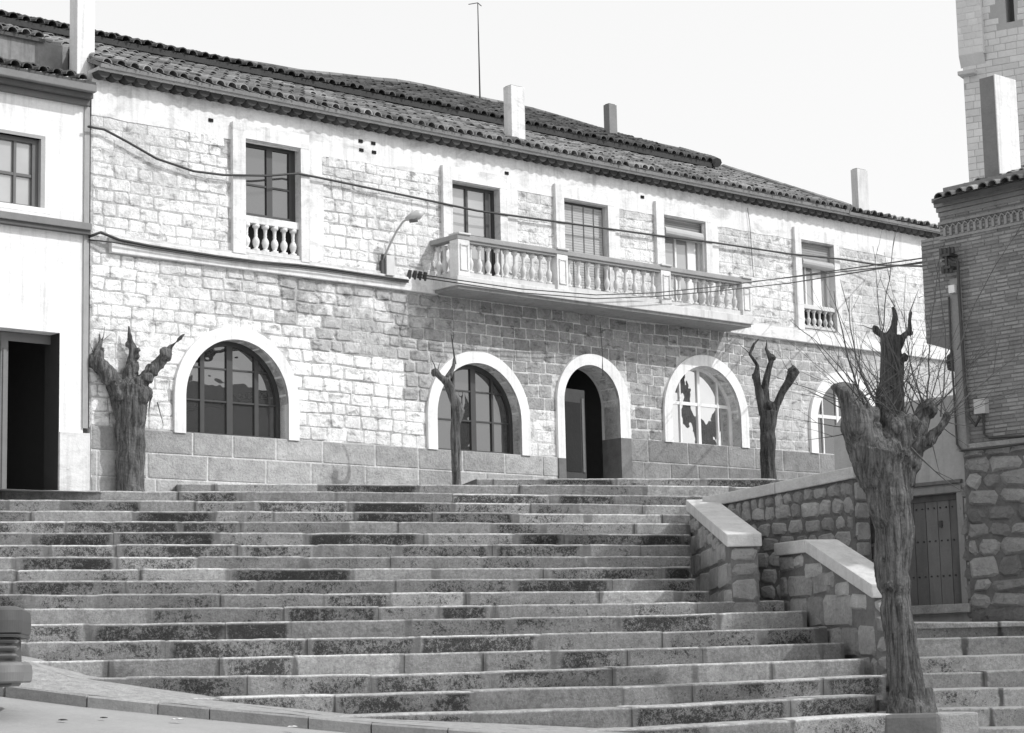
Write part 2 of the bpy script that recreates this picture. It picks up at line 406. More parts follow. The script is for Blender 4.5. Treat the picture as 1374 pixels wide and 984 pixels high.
def step_mesh(i, pts, tread, rise):
    """pts: nosing polyline (world). one mesh of dressed stones laid end to end"""
    mb = MB(); moss = []
    seg = [(b-a).length for a, b in zip(pts, pts[1:])]; tot = sum(seg)
    def at(s):
        for k, L in enumerate(seg):
            if s <= L or k == len(seg)-1: return pts[k].lerp(pts[k+1], s/L)
            s -= L
    dirx = (pts[-1]-pts[0]); dirx.z = 0; dirx.normalize(); back = Vector((-dirx.y, dirx.x, 0))
    rr = random.Random(i*13+5); s = -rr.uniform(0, .8)
    while s < tot:
        L = rr.uniform(.8, 2.1); a, b = max(s, 0), min(s+L, tot)
        if b-a > .1:
            g = .0015; tone = rr.choice((.23, .25, .27, .30, .33, .40)); ms = rr.choice((0, .2, .4, .5, .6, .8, .9, 1.))
            jz = rr.uniform(-.007, .007); jy = rr.uniform(-.014, .014); n = max(4, int((b-a)/.07)); c = .024
            prof = [(0.02, -rise-.06, 0.), (.008, -rise, 0.02), (.0, -.12, .52), (0., -c, .87), (c*.3, -c*.3, .95), (c, 0., 1.), (tread+.05, .004, 1.6)]
            rows = []
            for k in range(n+1):
                q = at(a+g+(b-a-2*g)*k/n); wz = .008*noise.noise(q*1.7)-.016*max(0, noise.noise(q*6.)-.25)-(.010*rr.random() if k in (0, n) else 0); wy = .014*noise.noise(q*2.3+Vector((5, 0, 0)))+.010*abs(noise.noise(q*9.))
                ue = min(k, n-k)/n*(b-a); rows.append([(q+back*(y+jy+wy)+Vector((0, 0, z+jz+wz)), (ue, vv)) for y, z, vv in prof])
            for k in range(n):
                for j in range(len(prof)-1):
                    A, B = rows[k], rows[k+1]
                    mb.face([A[j][0], B[j][0], B[j+1][0], A[j+1][0]], tone, [A[j][1], B[j][1], B[j+1][1], A[j+1][1]]); moss.append(ms)
            for R in (rows[0], rows[-1]):
                m = len(prof)
                mb.face([R[j][0] for j in range(m)]+[R[-1][0]-Vector((0, 0, rise+.05))], tone*.8, [(0, .1)]*(m+1)); moss.append(ms)
        s += L
    # joint filling behind the gaps
    for k in range(len(pts)-1):
        A, B = pts[k]+back*.035-Vector((0, 0, .02)), pts[k+1]+back*.035-Vector((0, 0, .02)); dn = Vector((0, 0, rise+.04))
        mb.face([A-dn, B-dn, B, A], .2, [(0, .1)]*4); moss.append(0)
        mb.face([A, B, B+back*tread, A+back*tread], .2, [(0, .1)]*4); moss.append(0)
    return mb, moss
stairs = empty('stone_staircase', Frame(step_pt(19, 700), 0), 'broad worn granite staircase with lichen-blackened risers filling the foreground below the arcaded house', 'staircase')
def to_parent(mb, fr):
    mb.v = [tuple(fr.loc(Vector(q))) for q in mb.v]; return mb
FS = Frame(step_pt(19, 700), 0)
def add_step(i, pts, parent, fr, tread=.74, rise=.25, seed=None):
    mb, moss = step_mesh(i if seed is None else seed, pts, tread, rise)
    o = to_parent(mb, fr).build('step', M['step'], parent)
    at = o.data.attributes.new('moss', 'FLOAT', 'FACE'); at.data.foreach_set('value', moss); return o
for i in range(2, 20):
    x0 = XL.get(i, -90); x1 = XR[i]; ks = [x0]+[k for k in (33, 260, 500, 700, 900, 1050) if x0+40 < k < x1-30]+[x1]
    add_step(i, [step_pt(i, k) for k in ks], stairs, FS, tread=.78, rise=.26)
def behind(px, py, dy):
    P = step_pt(2, px); v = ray(px, py); return EYE+v*((P.y+dy)/v.y)
SA = [behind(x, y, .72) for x, y in ((238, 648.5), (500, 649.5), (900, 652), (1040, 654))]
SB = [behind(x, y, 1.5) for x, y in ((640, 642.2), (900, 642.2), (1060, 643))]
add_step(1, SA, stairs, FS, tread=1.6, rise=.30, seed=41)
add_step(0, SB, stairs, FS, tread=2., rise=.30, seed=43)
def proj(P):
    q = P-EYE; z = q.dot(FW); return (W/2+FPX*q.dot(RT)/z, H/2-FPX*q.dot(UP)/z)
ZT2 = step_pt(2, 300).z; ZT1 = SA[1].z; ZT0 = SB[1].z

# ================================================================== GROUND, ROAD, PAVEMENT, TERRACE
mb = MB(); R = 900.
mb.face([(-R, -R, -3.2), (R, -R, -3.2), (R, R, -3.2), (-R, R, -3.2)])
tag(mb.build('ground', M['ground']), kind='structure')
foot = [(-330, 800, 29.2), (33, 887.5, 25.8), (95, 909, 25.3), (265, 938, 25.05), (451, 962, 24.8), (700, 977, 24.7), (1000, 992, 25.0), (1400, 1000, 25.4)]
kerbl = [(-330, 826, 27.9), (11, 919.5, 24.6), (120, 933, 24.3), (284, 949.4, 24.0), (500, 969.4, 23.6), (700, 984, 23.3), (1000, 1000, 23.2), (1400, 1010, 23.2)]
ft = [atY(*q) for q in foot]; kt = [atY(*q) for q in kerbl]
mb = MB()
for k in range(len(ft)-1):
    n = 8
    for j in range(n):
        t0, t1 = j/n, (j+1)/n
        A, B, C_, D_ = kt[k].lerp(kt[k+1], t0), kt[k].lerp(kt[k+1], t1), ft[k].lerp(ft[k+1], t1), ft[k].lerp(ft[k+1], t0)
        for m in range(3):
            q = lambda a, b, s: a.lerp(b, s)+Vector((0, 0, .012*noise.noise(a.lerp(b, s)*2.2)))
            mb.face([q(A, D_, m/3), q(B, C_, m/3), q(B, C_, (m+1)/3), q(A, D_, (m+1)/3)])
        mb.face([D_, C_, C_+Vector((.05, .7, .02)), D_+Vector((.05, .7, .02))])
tag(mb.build('pavement', M['pave']), kind='structure')
mb = MB()
for k in range(len(kt)-1):
    a, b = kt[k], kt[k+1]; d = (b-a); L = d.length; d.normalize(); out = Vector((d.y, -d.x, 0)).normalized(); s = 0.
    while s < L-.02:
        l = min(random.uniform(.85, 1.25), L-s); p0, p1 = a+d*(s+.008), a+d*(s+l-.008); t = random.uniform(.8, 1.2)
        dn = Vector((0, 0, -1.)); j = Vector((0, 0, random.uniform(-.006, .006))); c = .02
        P = [(p-out*.12, p+out*(.07-c)+j, p+out*.07+dn*c+j, p+out*.075+dn*.32) for p in (p0, p1)]
        for m in range(3): mb.face([P[0][m], P[1][m], P[1][m+1], P[0][m+1]], t)
        for Q in P: mb.face([Q[0], Q[1], Q[2], Q[3], Q[3]-out*.15], t)
        s += l
tag(mb.build('kerb', M['kerb']), kind='structure')
# road: a sheet rising from under the camera to the foot of the kerb
edge = [q+Vector((0, 0, -.135)) for q in kt]; mb = MB()
near = [Vector((-40, -12, -.9)), Vector((-14, -12, -.5)), Vector((-10, -12, -.45)), Vector((-7, -12, -.4)), Vector((-3, -12, -.35)), Vector((2, -12, -.5)), Vector((8, -12, -.7)), Vector((40, -12, -1.5))]
for k in range(len(edge)-1):
    n = 12
    for j in range(n):
        e = lambda a, t: a.lerp(Vector((a.x*.9, 0, 0.)) if False else a, t)
        A, B = edge[k], edge[k+1]; C_, D_ = near[k+1], near[k]
        for m in range(1):
            mb.face([D_.lerp(A, j/n), C_.lerp(B, j/n), C_.lerp(B, (j+1)/n), D_.lerp(A, (j+1)/n)])
tag(mb.build('road', M['road']), kind='structure')
# landing in front of the houses (earth and slabs behind the top steps)
tp = lambda P, dy=.3, z=None: Vector((P.x, P.y+dy, P.z-.03 if z is None else z))
A = [step_pt(2, x) for x in (-90, 230, 500, 900, 960)]
mb = MB()
bk = [FA.w(x, .2, 0) for x in (-6, 2, 8, 15, 24)]
mb_pts = list(zip(A, bk))
for (a, b), (c, d) in zip(mb_pts, mb_pts[1:]):
    q = lambda P, z: Vector((P.x, P.y, z))
    zz = ZT2-.04
    mb.face([q(a+Vector((0, .5, 0)), a.z-.03), q(c+Vector((0, .5, 0)), c.z-.03), q(d, c.z-.03), q(b, a.z-.03)])
tag(mb.build('terrace', M['dirt']), kind='structure')

# ================================================================== ARCADED HOUSE
house = empty('arcaded_stone_house', FA, 'long two-storey lime-washed stone house with white arches, central balcony and tiled roof above the staircase', 'house')
mpf = lambda x, z, d: Vector((x, -d, z))       # facade map: d = proud of the wall
ZL = FA.hy(330, 585).z; ZR = FA.hy(940, 597).z
ZPL = FA.hy(400, 590).z
ZS0, ZS1 = FA.hy(400, 372.3).z, FA.hy(400, 352).z     # string course
ZE = FA.hy(675, 211).z                                # eave
XE = FA.hy(1235, 323).x
hp = lambda px, py, y=0.: FA.hy(px, py, y)
def arch_spec(l, r, t, b):  # px of inner left, inner right, top, base
    return (hp(*l).x, hp(*r).x, hp(*b).z, hp(*t).z)
A1 = arch_spec((247, 582), (385, 590), (308, 455.6), (247, 582))
A2 = arch_spec((585, 604), (698, 610), (635, 487.4), (585, 604))
A3 = arch_spec((901, 594), (993, 600), (944, 492), (901, 594))
DO = arch_spec((756, 600), (830.5, 600), (790, 490.5), (756, 600))
DO = (DO[0], DO[1], ZT1-FZ-.25, DO[3])
x4 = hp(1096, 607).x
A4 = (x4, x4+2.15, A3[2], A3[3])
BAND = (.24, .24, .24, .20, .24)
arches = [A1, A2, A3, A4, DO]
def rect_spec(tl, tr, zb):
    a, b = hp(*tl), hp(*tr); return (a.x, b.x, zb, (a.z+b.z)/2)
ZF = ZS1+.02
W1 = rect_spec((326, 188), (400, 202), ZF+.04)
W2 = rect_spec((603, 243), (667, 256), ZF)
W3 = rect_spec((753, 267), (812, 279), ZF)
W4 = rect_spec((887, 289), (943, 301), ZF)
W5 = rect_spec((1071, 322), (1115, 332), ZF+.05)
wins = [W1, W2, W3, W4, W5]
TH = .42
mb = MB()
outer = [(0, -1.6), (27.5, -1.6), (27.5, ZE+.1), (0, ZE+.1)]
holes = []
for k, (xl, xr, zb, zt) in enumerate(arches): holes.append(arch_pts(xl, xr, zb, zt))
for xl, xr, zb, zt in wins: holes.append([(xl, zb), (xr, zb), (xr, zt), (xl, zt)])
wall_with_holes(mb, outer, holes, TH, mpf, 0.)
def in_open(x, z, m):
    for k, (xl, xr, zb, zt) in enumerate(arches):
        r = (xr-xl)/2; c = (xl+xr)/2; zs = zt-r; mm = min(m, BAND[k]*m/.24) if m > 0 else m
        if abs(x-c) < r+mm and zb-.02 < z < zs: return True
        if z >= zs and math.hypot(x-c, z-zs) < r+mm: return True
    for xl, xr, zb, zt in wins:
        if xl-m < x < xr+m and zb < z < zt+m: return True
    return False
def skip(a, b, c, d):
    if in_open((a+b)/2, (c+d)/2, .14): return True
    for x in (a, (a+b)/2, b):
        for z in (c, d):
            if in_open(x, z, .02): return True
    return False
def zone_tone(x, z):
    n = noise.noise(Vector((x*.45, z*.6, 1.))); r = random.uniform(-.06, .06)
    if z > ZS1: return max(.3, (.72 if x < 7.5 else .62)+.25*n+r)
    grey = 0.; x0_ = x; x = x+1.1*noise.noise(Vector((x*.9, z*1.3, 6.)))
    if x > 7.0: grey = 1. if (z > 2.05+ZPL-1.2+.25*n or x > 13.2) else .15
    if 4.4 < x <= 7.6 and z > ZPL+1.75+.3*n: grey = .7
    if x > 17.3: grey = .75
    return (.74+.2*n+r)*(1-grey)+(.32+.10*n+r*.8)*grey
def relief(x, z):
    n = noise.noise(Vector((x*.5, z*.8, 8.)))
    if x < 7.6 and noise.noise(Vector((x*.84, z*1.1, 4.4))) > .2: return .007
    if z < ZS0 and 3.6 < x < 7.8 and z > ZPL+.9: return .026
    if x > 7.6: return .008
    return max(.003, .011+.016*n)
gapf = lambda: random.uniform(.008, .026)
courses(mb, mpf, .02, 27.4, ZPL, ZS0, (.19, .27), (.26, .55), gapf, relief, zone_tone, skip, lambda x: .015 if x < 7.6 else .007, lambda x: .028 if x < 7.6 else .015, .07)
courses(mb, mpf, .02, 27.4, ZS1, ZE-.62, (.17, .25), (.22, .5), gapf, relief, zone_tone, skip, lambda x: .014 if x < 7.6 else .010, lambda x: .026 if x < 7.6 else .018, .06)
mb.build('wall', M['facade'], house)
# plinth of large dressed blocks with pale pointing
mb = MB(); DX0 = DO[0]-.18; DX1 = DO[1]+.2
def pl(x0, x1, z1, dk=1.):
    mb.box((x0, -.03, -1.6), (x1, .05, z1-.012), 2.1*dk)
    courses(mb, lambda x, z, d: Vector((x, -.032-d, z)), x0, x1, -.7, z1, (.40, .46), (.8, 1.3), .022, .012, lambda x, z: dk*random.uniform(.95, 1.45), None, .006, .012)
pl(.02, DX0, ZPL); pl(DX1, 27.4, ZR+.02, .66)
mb.build('plinth', M['rubble'], house)
# plaster frieze under the eave, with a wandering lower edge
mb = MB(); n = 150; low = [ZE-.66+.022*noise.noise(Vector((k*.35, 0, 0)))+.02*noise.noise(Vector((k*1.7, 3, 0))) for k in range(n+1)]
for k in range(n):
    xa, xb = 27.4*k/n, 27.4*(k+1)/n
    mb.face([(xa, -.016, low[k]), (xb, -.016, low[k+1]), (xb, -.016, ZE), (xa, -.016, ZE)])
    mb.face([(xa, -.016, low[k]), (xb, -.016, low[k+1]), (xb, 0., low[k+1]), (xa, 0., low[k])])
mb.build('plaster_frieze', M['plaster'], house)
for px, py in ((483, 190), (500, 193), (484, 202), (501, 205), (282, 162), (861, 265), (679, 233)):
    q = hp(px, py); b = MB(); b.box((q.x-.05, -.035, q.z-.03), (q.x+.05, -.010, q.z+.035), 1., .008); b.build('beam_hole', M['void'], house)
# ragged plaster patches beside windows and arches
mb = MB()
def patch(cx, cz, w, h, d=.030, seed=0):
    mb = MB(); n = 22; pts = []
    for k in range(n):
        a = 2*math.pi*k/n; ca_, sa_ = math.cos(a), math.sin(a); m = max(abs(ca_), abs(sa_))
        f = 1/m*(1+.16*noise.noise(Vector((ca_*1.5+seed, sa_*1.5, seed)))); pts.append((cx+w/2*ca_*f, cz+h/2*sa_*f))
    fr = [mpf(a, b, d) for a, b in pts]; bk_ = [mpf(a, b, 0) for a, b in pts]
    mb.mesh(fr+bk_, [list(range(n))]+[(i, (i+1) % n, n+(i+1) % n, n+i) for i in range(n)]); mb.build('plaster_patch', M['plaster'], house)
patch(W1[1]+.30, W1[3]-1.0, .5, 2.2, .032, 2)
patch(W2[1]+.28, W2[3]-.7, .5, 1.9, .033, 3); patch(W3[1]+.2, W3[3]-.5, .4, 1.6, .032, 4); patch(W4[1]+.2, W4[3]-.7, .5, 1.8, .031, 5)
# string course
mb = MB(); xs0 = hp(146, 343).x
for a, b in ((xs0, hp(587, 396).x-.05), (hp(976, 447).x+.0, 27.4)):
    mb = MB()
    mb.box((a, -.10, ZS0), (b, .02, ZS1-.02), 1., .012); mb.box((a, -.07, ZS1-.018), (b, .02, ZS1+.03), .8)
    mb.build('string_course', M['trim'], house)

def mullioned(xl, xr, zb, zt, y, mat, vx, hz, arch=True, fw=.07, d=.06):
    """frame mesh of bars, clipped to an arch; vx, hz: bar positions as fractions / heights"""
    f = MB(); c = (xl+xr)/2; r = (xr-xl)/2; zs = zt-r if arch else zt
    top = lambda x: zs+math.sqrt(max(0, r*r-(x-c)**2)) if arch else zt
    if arch:
        o = arch_pts(xl, xr, zb, zt, 24); i_ = arch_pts(xl+fw*1.3, xr-fw*1.3, zb, zt-fw*1.3, 24)
        ring(f, o, i_, lambda a, b, e: Vector((a, y-e, b)), 0, d)
    else:
        f.box((xl, y-d, zb), (xl+fw, y, zt)); f.box((xr-fw, y-d, zb), (xr, y, zt)); f.box((xl+fw, y-d+.002, zt-fw), (xr-fw, y, zt))
    f.box((xl+.01, y-d-.004, zb), (xr-.01, y, zb+fw))
    for fx, w in vx:
        x = xl+(xr-xl)*fx; f.box((x-w/2, y-d+.006, zb+fw*.9), (x+w/2, y-.002, top(x)-fw*.4))
    for z, w in hz:
        hw = r if z < zs or not arch else math.sqrt(max(0, r*r-(z-zs)**2)); f.box((c-hw+.03, y-d+.012, z-w/2), (c+hw-.03, y-.004, z+w/2))
    return f.build('window', mat, house)
def pane(parent, pts, y, mat, name='glass'):
    g = MB(); g.face([Vector((a, y, b)) for a, b in pts]); return g.build(name, mat, parent)
def arch_surround(sp, bw, parent, base, prj=.07, cut=None):
    xl, xr, zb, zt = sp; s = MB(); o = arch_pts(xl-bw, xr+bw, base, zt+bw, 30); i_ = arch_pts(xl, xr, base, zt, 30)
    ring(s, o, i_, mpf, 0, prj)
    # plastered reveal
    for k in list(range(1, len(i_)-1))+[len(i_)-1]:
        j = (k+1) % len(i_); s.face([mpf(*i_[k], prj), mpf(*i_[j], prj), mpf(*i_[j], -TH+.02), mpf(*i_[k], -TH+.02)], .98)
    s.box((xl, -.0, base-.03), (xr, TH, base+.004), .9)
    return s.build('surround', M['plasterclean'], parent)
sh = lambda sp, dx=.004: [(a, b) for a, b in arch_pts(sp[0]+dx, sp[1]-dx, sp[2]+.004, sp[3]-dx)]
YG = .27
for k, (sp, gm) in enumerate(((A1, 'glassdark'), (A2, 'glassdark'))):
    zb = sp[2]
    w = mullioned(*sp, YG, M['wood'], [(.235, .09), (.50, .13), (.765, .09)] if k == 0 else [(.3, .05), (.53, .13), (.76, .05)], [(zb+.66, .03), (zb+1.26, .03)])
    pane(w, sh(sp), YG-.018, M[gm]); arch_surround(sp, .24, w, zb)
w = mullioned(*A3, YG, M['white'], [(.25, .035), (.52, .08), (.8, .035)], [(A3[2]+.93, .07)], fw=.05)
pane(w, sh(A3), YG-.018, M['glassbright']); arch_surround(A3, .25, w, A3[2])
w = mullioned(*A4, YG, M['white'], [(.25, .035), (.5, .08), (.8, .035)], [(A4[2]+.93, .08)], fw=.05)
pane(w, sh(A4), YG-.018, M['glassdark']); arch_surround(A4, .25, w, A4[2])
# doorway: surround stops above a dark stained base, left leaf folded open, dark hall behind
xl, xr, zb, zt = DO
dr = MB()
o_ = arch_pts(xl-.2, xr+.3, zb, zt+.24, 30); i_ = arch_pts(xl, xr, zb, zt, 30)
ring(dr, o_, i_, mpf, 0, .07)
for k in list(range(1, len(i_)-1))+[len(i_)-1]:
    j = (k+1) % len(i_); dr.face([mpf(*i_[k], .07), mpf(*i_[j], .07), mpf(*i_[j], -.5), mpf(*i_[k], -.5)], .95)
door = dr.build('doorway', M['plasterclean'], house)
b = MB(); zq = hp(842, 589).z; b.box((xr-.003, -.075, zb), (xr+.305, .5, zq), 1.); dm_ = grit('damp_stained_render', .16, .3, 4, 30); b.build('stained_jamb_base', dm_, door); b = MB(); b.box((xl-.203, -.073, zb+.28), (xl+.004, .0, hp(747, 615).z), .9)
b.build('stained_jamb_base', dm_, door)
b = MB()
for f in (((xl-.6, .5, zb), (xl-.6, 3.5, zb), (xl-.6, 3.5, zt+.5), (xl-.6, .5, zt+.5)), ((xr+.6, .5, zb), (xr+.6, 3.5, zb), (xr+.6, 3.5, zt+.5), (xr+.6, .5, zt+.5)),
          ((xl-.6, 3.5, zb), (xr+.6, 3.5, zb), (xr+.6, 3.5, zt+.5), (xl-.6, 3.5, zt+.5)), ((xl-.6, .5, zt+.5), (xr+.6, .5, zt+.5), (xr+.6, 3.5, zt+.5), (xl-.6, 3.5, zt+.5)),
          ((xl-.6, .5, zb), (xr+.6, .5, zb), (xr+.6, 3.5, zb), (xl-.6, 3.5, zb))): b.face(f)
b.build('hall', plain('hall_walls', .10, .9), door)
b = MB(); th = rad(78); lw = (xr-xl)*.78                           # right-hand half closed, folded panel
bx = lambda x, y, z: (xl+.003+x*math.cos(rad(6))-y*math.sin(rad(6)), .06+x*math.sin(rad(6))+y*math.cos(rad(6)), z)
b.box((0, 0, zb+.03), (lw*.62, .05, zt-.52), 1., fn=bx)
for z0, z1 in ((zb+.15, zb+.75),): b.box((.10, -.02, z0), (lw*.62-.10, .0, z1), 1., fn=bx)
for z0, z1 in ((zb+.95, zt-.5),):
    b.box((.06, -.015, z0), (.10, 0, z1-.3), 2., fn=bx); b.box((lw*.62-.12, -.02, z0), (lw*.62-.05, 0, z1-.2), 2.4, fn=bx); b.box((.14, -.012, z0), (lw*.62-.16, 0, z1-.3), .3, fn=bx)
leaf = b.build('door_leaf', grit('worn_door_paint', .055, .25, 3, 20), door)
# ------------------------------------------------------------------ upper windows
def upper(sp, strip, bot, glassmat, mats='wood', vx=((.5, .09),), hz=(), fw=.07, yg=.16, label=None, pb=None):
    xl, xr, zb, zt = sp
    w = mullioned(xl, xr, zb if pb is None else pb, zt, yg, M[mats], list(vx), [(z, .035) for z in hz], False, fw)
    pane(w, [(xl+.01, (zb if pb is None else pb)+.01), (xr-.01, (zb if pb is None else pb)+.01), (xr-.01, zt-.01), (xl+.01, zt-.01)], yg-.02, M[glassmat])
    s = MB(); L = strip
    s.box((xl-L, -.09, bot), (xl, .0, zt+.02), 1.); s.box((xl-L, -.088, zt+.022), (xr+.2, .0, zt+.30), 1.); s.box((xr, -.088, bot+.002), (xr+.2, .0, zt+.018), .98)
    s.box((xl-.001, -.086, zb), (xl+.003, yg+.05, zt), .95); s.box((xr-.003, -.086, zb), (xr+.001, yg+.05, zt), .85); s.box((xl+.004, -.084, zt-.003), (xr-.004, yg+.05, zt+.001), .85)
    s.build('surround', M['trim'], w); return w
def baluster_profile(h, r):
    P = [(1., 0), (1., .08), (.62, .09), (.5, .13), (.78, .22), (.98, .34), (.85, .44), (.5, .52), (.42, .56), (.5, .60), (.42, .66), (.5, .80), (.62, .86), (.9, .88), (1., .92), (1., 1.)]
    return [(r*a, h*b) for a, b in P]
def baluster(c, h, r, parent, mat): 
    m = MB(); m.lathe(baluster_profile(h, r), c, 12); return m.build('baluster', mat, parent, True)
zr1 = hp(327, 288).z
w = upper(W1, .28, ZS1, 'glassdark', pb=zr1, vx=((.53, .13), (.04, .05), (.93, .10)), hz=(zr1+.62,), fw=.07)
b = MB(); b.box((W1[0]+.002, -.02, zr1-.14), (W1[1]-.002, .14, zr1-.005), 1., .01); b.box((W1[0]+.002, -.05, W1[2]-.02), (W1[1]-.002, .14, W1[2]+.05), .9)
b.box((W1[0], .25, W1[2]), (W1[1], .3, zr1), .08); rail = b.build('window_balustrade', M['trim'], house)
for k in range(6): baluster((W1[0]+.10+k*(W1[1]-W1[0]-.2)/5, .05, W1[2]+.05), zr1-.14-W1[2]-.05, .072, rail, M['trim'])
w = upper(W2, .24, ZS1+.1, 'glassmid', vx=((.42, .06), (.85, .10)), hz=(W2[3]-1.02,))
w = upper(W3, .24, ZS1+.1, 'glassdark', vx=((.5, .05),))
b = MB(); 
for k in range(36): b.box((W3[0]+.05, .085, W3[3]-.06-k*.055-.05), (W3[1]-.03, .10, W3[3]-.06-k*.055), random.uniform(.9, 1.1))
for f in (.3, .55, .78): b.box((W3[0]+(W3[1]-W3[0])*f-.01, .07, W3[3]-2.0), (W3[0]+(W3[1]-W3[0])*f+.01, .084, W3[3]-.05), .45)
b.build('slatted_blind', M['blind'], w)
w = upper(W4, .24, ZS1+.1, 'glassmid', mats='white', vx=((.4, .05), (.78, .26)), hz=(W4[3]-1.15,))
b = MB(); b.tube([(W4[0]+.03, -.0, W4[3]-.34), (W4[1]-.10, -.0, W4[3]-.36)], .12, 14)
for k in range(5): b.box((W4[0]+.02, .05, W4[3]-.05-k*.05-.045), (W4[1]-.02, .07, W4[3]-.05-k*.05), .55)
b.build('rolled_blind', M['blind'], w)
zr5 = hp(1075, 408).z
w = upper(W5, .22, ZS1, 'glassmid', mats='white', vx=((.28, .04), (.62, .30)), hz=(), pb=zr5-.05)
b = MB(); b.tube([(W5[0]+.03, -.0, W5[3]-.50), (W5[1]-.04, -.0, W5[3]-.52)], .11, 14)
for k in range(8): b.box((W5[0]+.02, .05, W5[3]-.04-k*.055-.05), (W5[1]-.02, .07, W5[3]-.04-k*.055), .7)
b.build('rolled_blind', M['blind'], w)
b = MB(); b.box((W5[0]+.002, -.05, zr5-.10), (W5[1]-.002, .12, zr5), 1., .01); b.box((W5[0]+.002, -.04, W5[2]), (W5[1]-.002, .12, W5[2]+.06), .9)
b.box((W5[0], .25, W5[2]), (W5[1], .3, zr5), .10); rail = b.build('window_balustrade', M['concrete'], house)
for k in range(6): baluster((W5[0]+.09+k*(W5[1]-W5[0]-.18)/5, .04, W5[2]+.06), zr5-.10-W5[2]-.06, .06, rail, M['concrete'])

# ------------------------------------------------------------------ balcony
PB = .86
bl = FA.hy(614, 384, -PB); br = FA.hy(1012, 436, -PB); rt = FA.hy(617, 314, -PB); rt2 = FA.hy(1000, 373.5, -PB)
BX0, BX1 = bl.x, br.x; ZB0 = (bl.z+br.z)/2; ZRL = (rt.z+rt2.z)/2; ZB1 = ZB0+.20
b = MB(); b.box((BX0, -PB, ZB0+.02), (BX1, .0, ZB1), 1., .015); 
b.box((BX0+.06, -PB+.06, ZB1+.002), (BX1-.06, -PB+.26, ZB1+.10), .95); b.box((BX0+.06, -PB+.262, ZB1+.002), (BX0+.24, 0., ZB1+.10), .95); b.box((BX1-.24, -PB+.262, ZB1+.002), (BX1-.06, 0., ZB1+.10), .95)
balc = b.build('balcony', M['concrete'], house); sf = MB(); sf.box((BX0+.05, -PB+.05, ZB0-.04), (BX1-.05, -.002, ZB0+.018), 1.); sf.build('soffit', grit('dark_stained_soffit', .27, .2, 2, 18, streak=.3), balc); balc['label'] = 'long cast stone balcony with bulbous balusters across three windows'  # whole underside darker than the slab, besides its stain streaks
b = MB(); b.box((BX0+.02, -PB+.0, ZRL-.10), (BX1-.02, -PB+.26, ZRL), 1., .012); b.box((BX0+.02, -PB+.262, ZRL-.10), (BX0+.24, 0, ZRL-.002), 1., .01); b.box((BX1-.24, -PB+.262, ZRL-.10), (BX1-.02, 0, ZRL-.002), 1., .01)
b.box((BX0+.05, -PB+.03, ZRL-.15), (BX1-.05, -PB+.23, ZRL-.102), .85)
b.build('handrail', grit('lichened_rail', .30, .2, 3, 20), balc)
pxs = [BX0+.04, FA.hy(748, 350, -PB).x, FA.hy(888, 380, -PB).x, BX1-.34]
for x in pxs:
    b = MB(); b.box((x, -PB+.01, ZB1+.0), (x+.30, -PB+.27, ZRL-.10), 1., .008)
    for e in ((x+.05, x+.07), (x+.23, x+.25)): b.box((e[0], -PB-.008, ZB1+.12), (e[1], -PB+.012, ZRL-.2), .9)
    b.box((x+.05, -PB-.008, ZRL-.22), (x+.25, -PB+.012, ZRL-.2), .9); b.box((x+.05, -PB-.008, ZB1+.12), (x+.25, -PB+.012, ZB1+.14), .9)
    b.box((x-.01, -PB-.03, ZRL-.004), (x+.31, -PB+.29, ZRL+.035), .8, .01)
    b.build('pedestal', M['trim'], balc)
zb_, hb = ZB1+.10, ZRL-.15-ZB1-.10
for a, c, n in ((pxs[0]+.30, pxs[1], 10), (pxs[1]+.30, pxs[2], 10), (pxs[2]+.30, pxs[3], 9)):
    for k in range(n): baluster((a+(c-a)*(k+.5)/n, -PB+.14, zb_), hb, .066, balc, M['concrete'])
for k in range(3):
    y = -PB+.27+(PB-.30)*(k+.5)/3
    baluster((BX0+.15, y, zb_), hb, .066, balc, M['concrete'])
# ------------------------------------------------------------------ roofs
K1 = .44; YE = -.34; ZEV = ZE+.20; XV = 20.35
mp1 = lambda a, bb, h: Vector((a, YE+bb, ZEV+K1*bb+h))
mpb = lambda a, bb, h: Vector((a, YE+bb, ZEV-.02+.2*bb+h))
def lerp_tab(tab, x):
    if x <= tab[0][0]: return tab[0][1]
    for (a, b), (c, d) in zip(tab, tab[1:]):
        if x <= c: return b+(d-b)*(x-a)/(c-a)
    return tab[-1][1]
mb = MB(); tiles(mb, mp1, .0, XV, 0., lambda x: 3. if x < XV-3.5 else 4.1); slab(mb, mp1, [(0, .02), (XV, .02), (XV, 4.1), (XV-2.5, 4.3), (XV-3., 7.2), (0, 7.2)], .07, 1.0)
n_ = 14                                          # verge tiles closing the right end
for k in range(n_): mb.tube([mp1(XV, 4.*k/n_, .05), mp1(XV, 4.*(k+1.15)/n_, .08)], [.11, .09], 8, random.uniform(.6, 1.3))
tiles(mb, mpb, XV+.02, 24.6, 0., 1.9); slab(mb, mpb, [(XV+.02, .02), (24.6, .02), (24.6, 4.), (XV+.02, 4.)], .07, 1.0)
roof = mb.build('roof', M['tile'], house)
# mortar slab and corbelled row of channel tiles under the eave
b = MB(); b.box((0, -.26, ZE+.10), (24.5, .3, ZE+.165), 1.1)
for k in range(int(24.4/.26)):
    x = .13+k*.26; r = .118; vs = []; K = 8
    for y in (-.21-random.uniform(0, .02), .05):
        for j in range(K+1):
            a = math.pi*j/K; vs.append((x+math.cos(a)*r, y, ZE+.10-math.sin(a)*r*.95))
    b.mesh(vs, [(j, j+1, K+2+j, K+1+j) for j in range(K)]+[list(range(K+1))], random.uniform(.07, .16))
b.build('eave_course', grit('eave_tile_ends', .46, .2, 4, 20, bump=.4, bdist=.01), house)
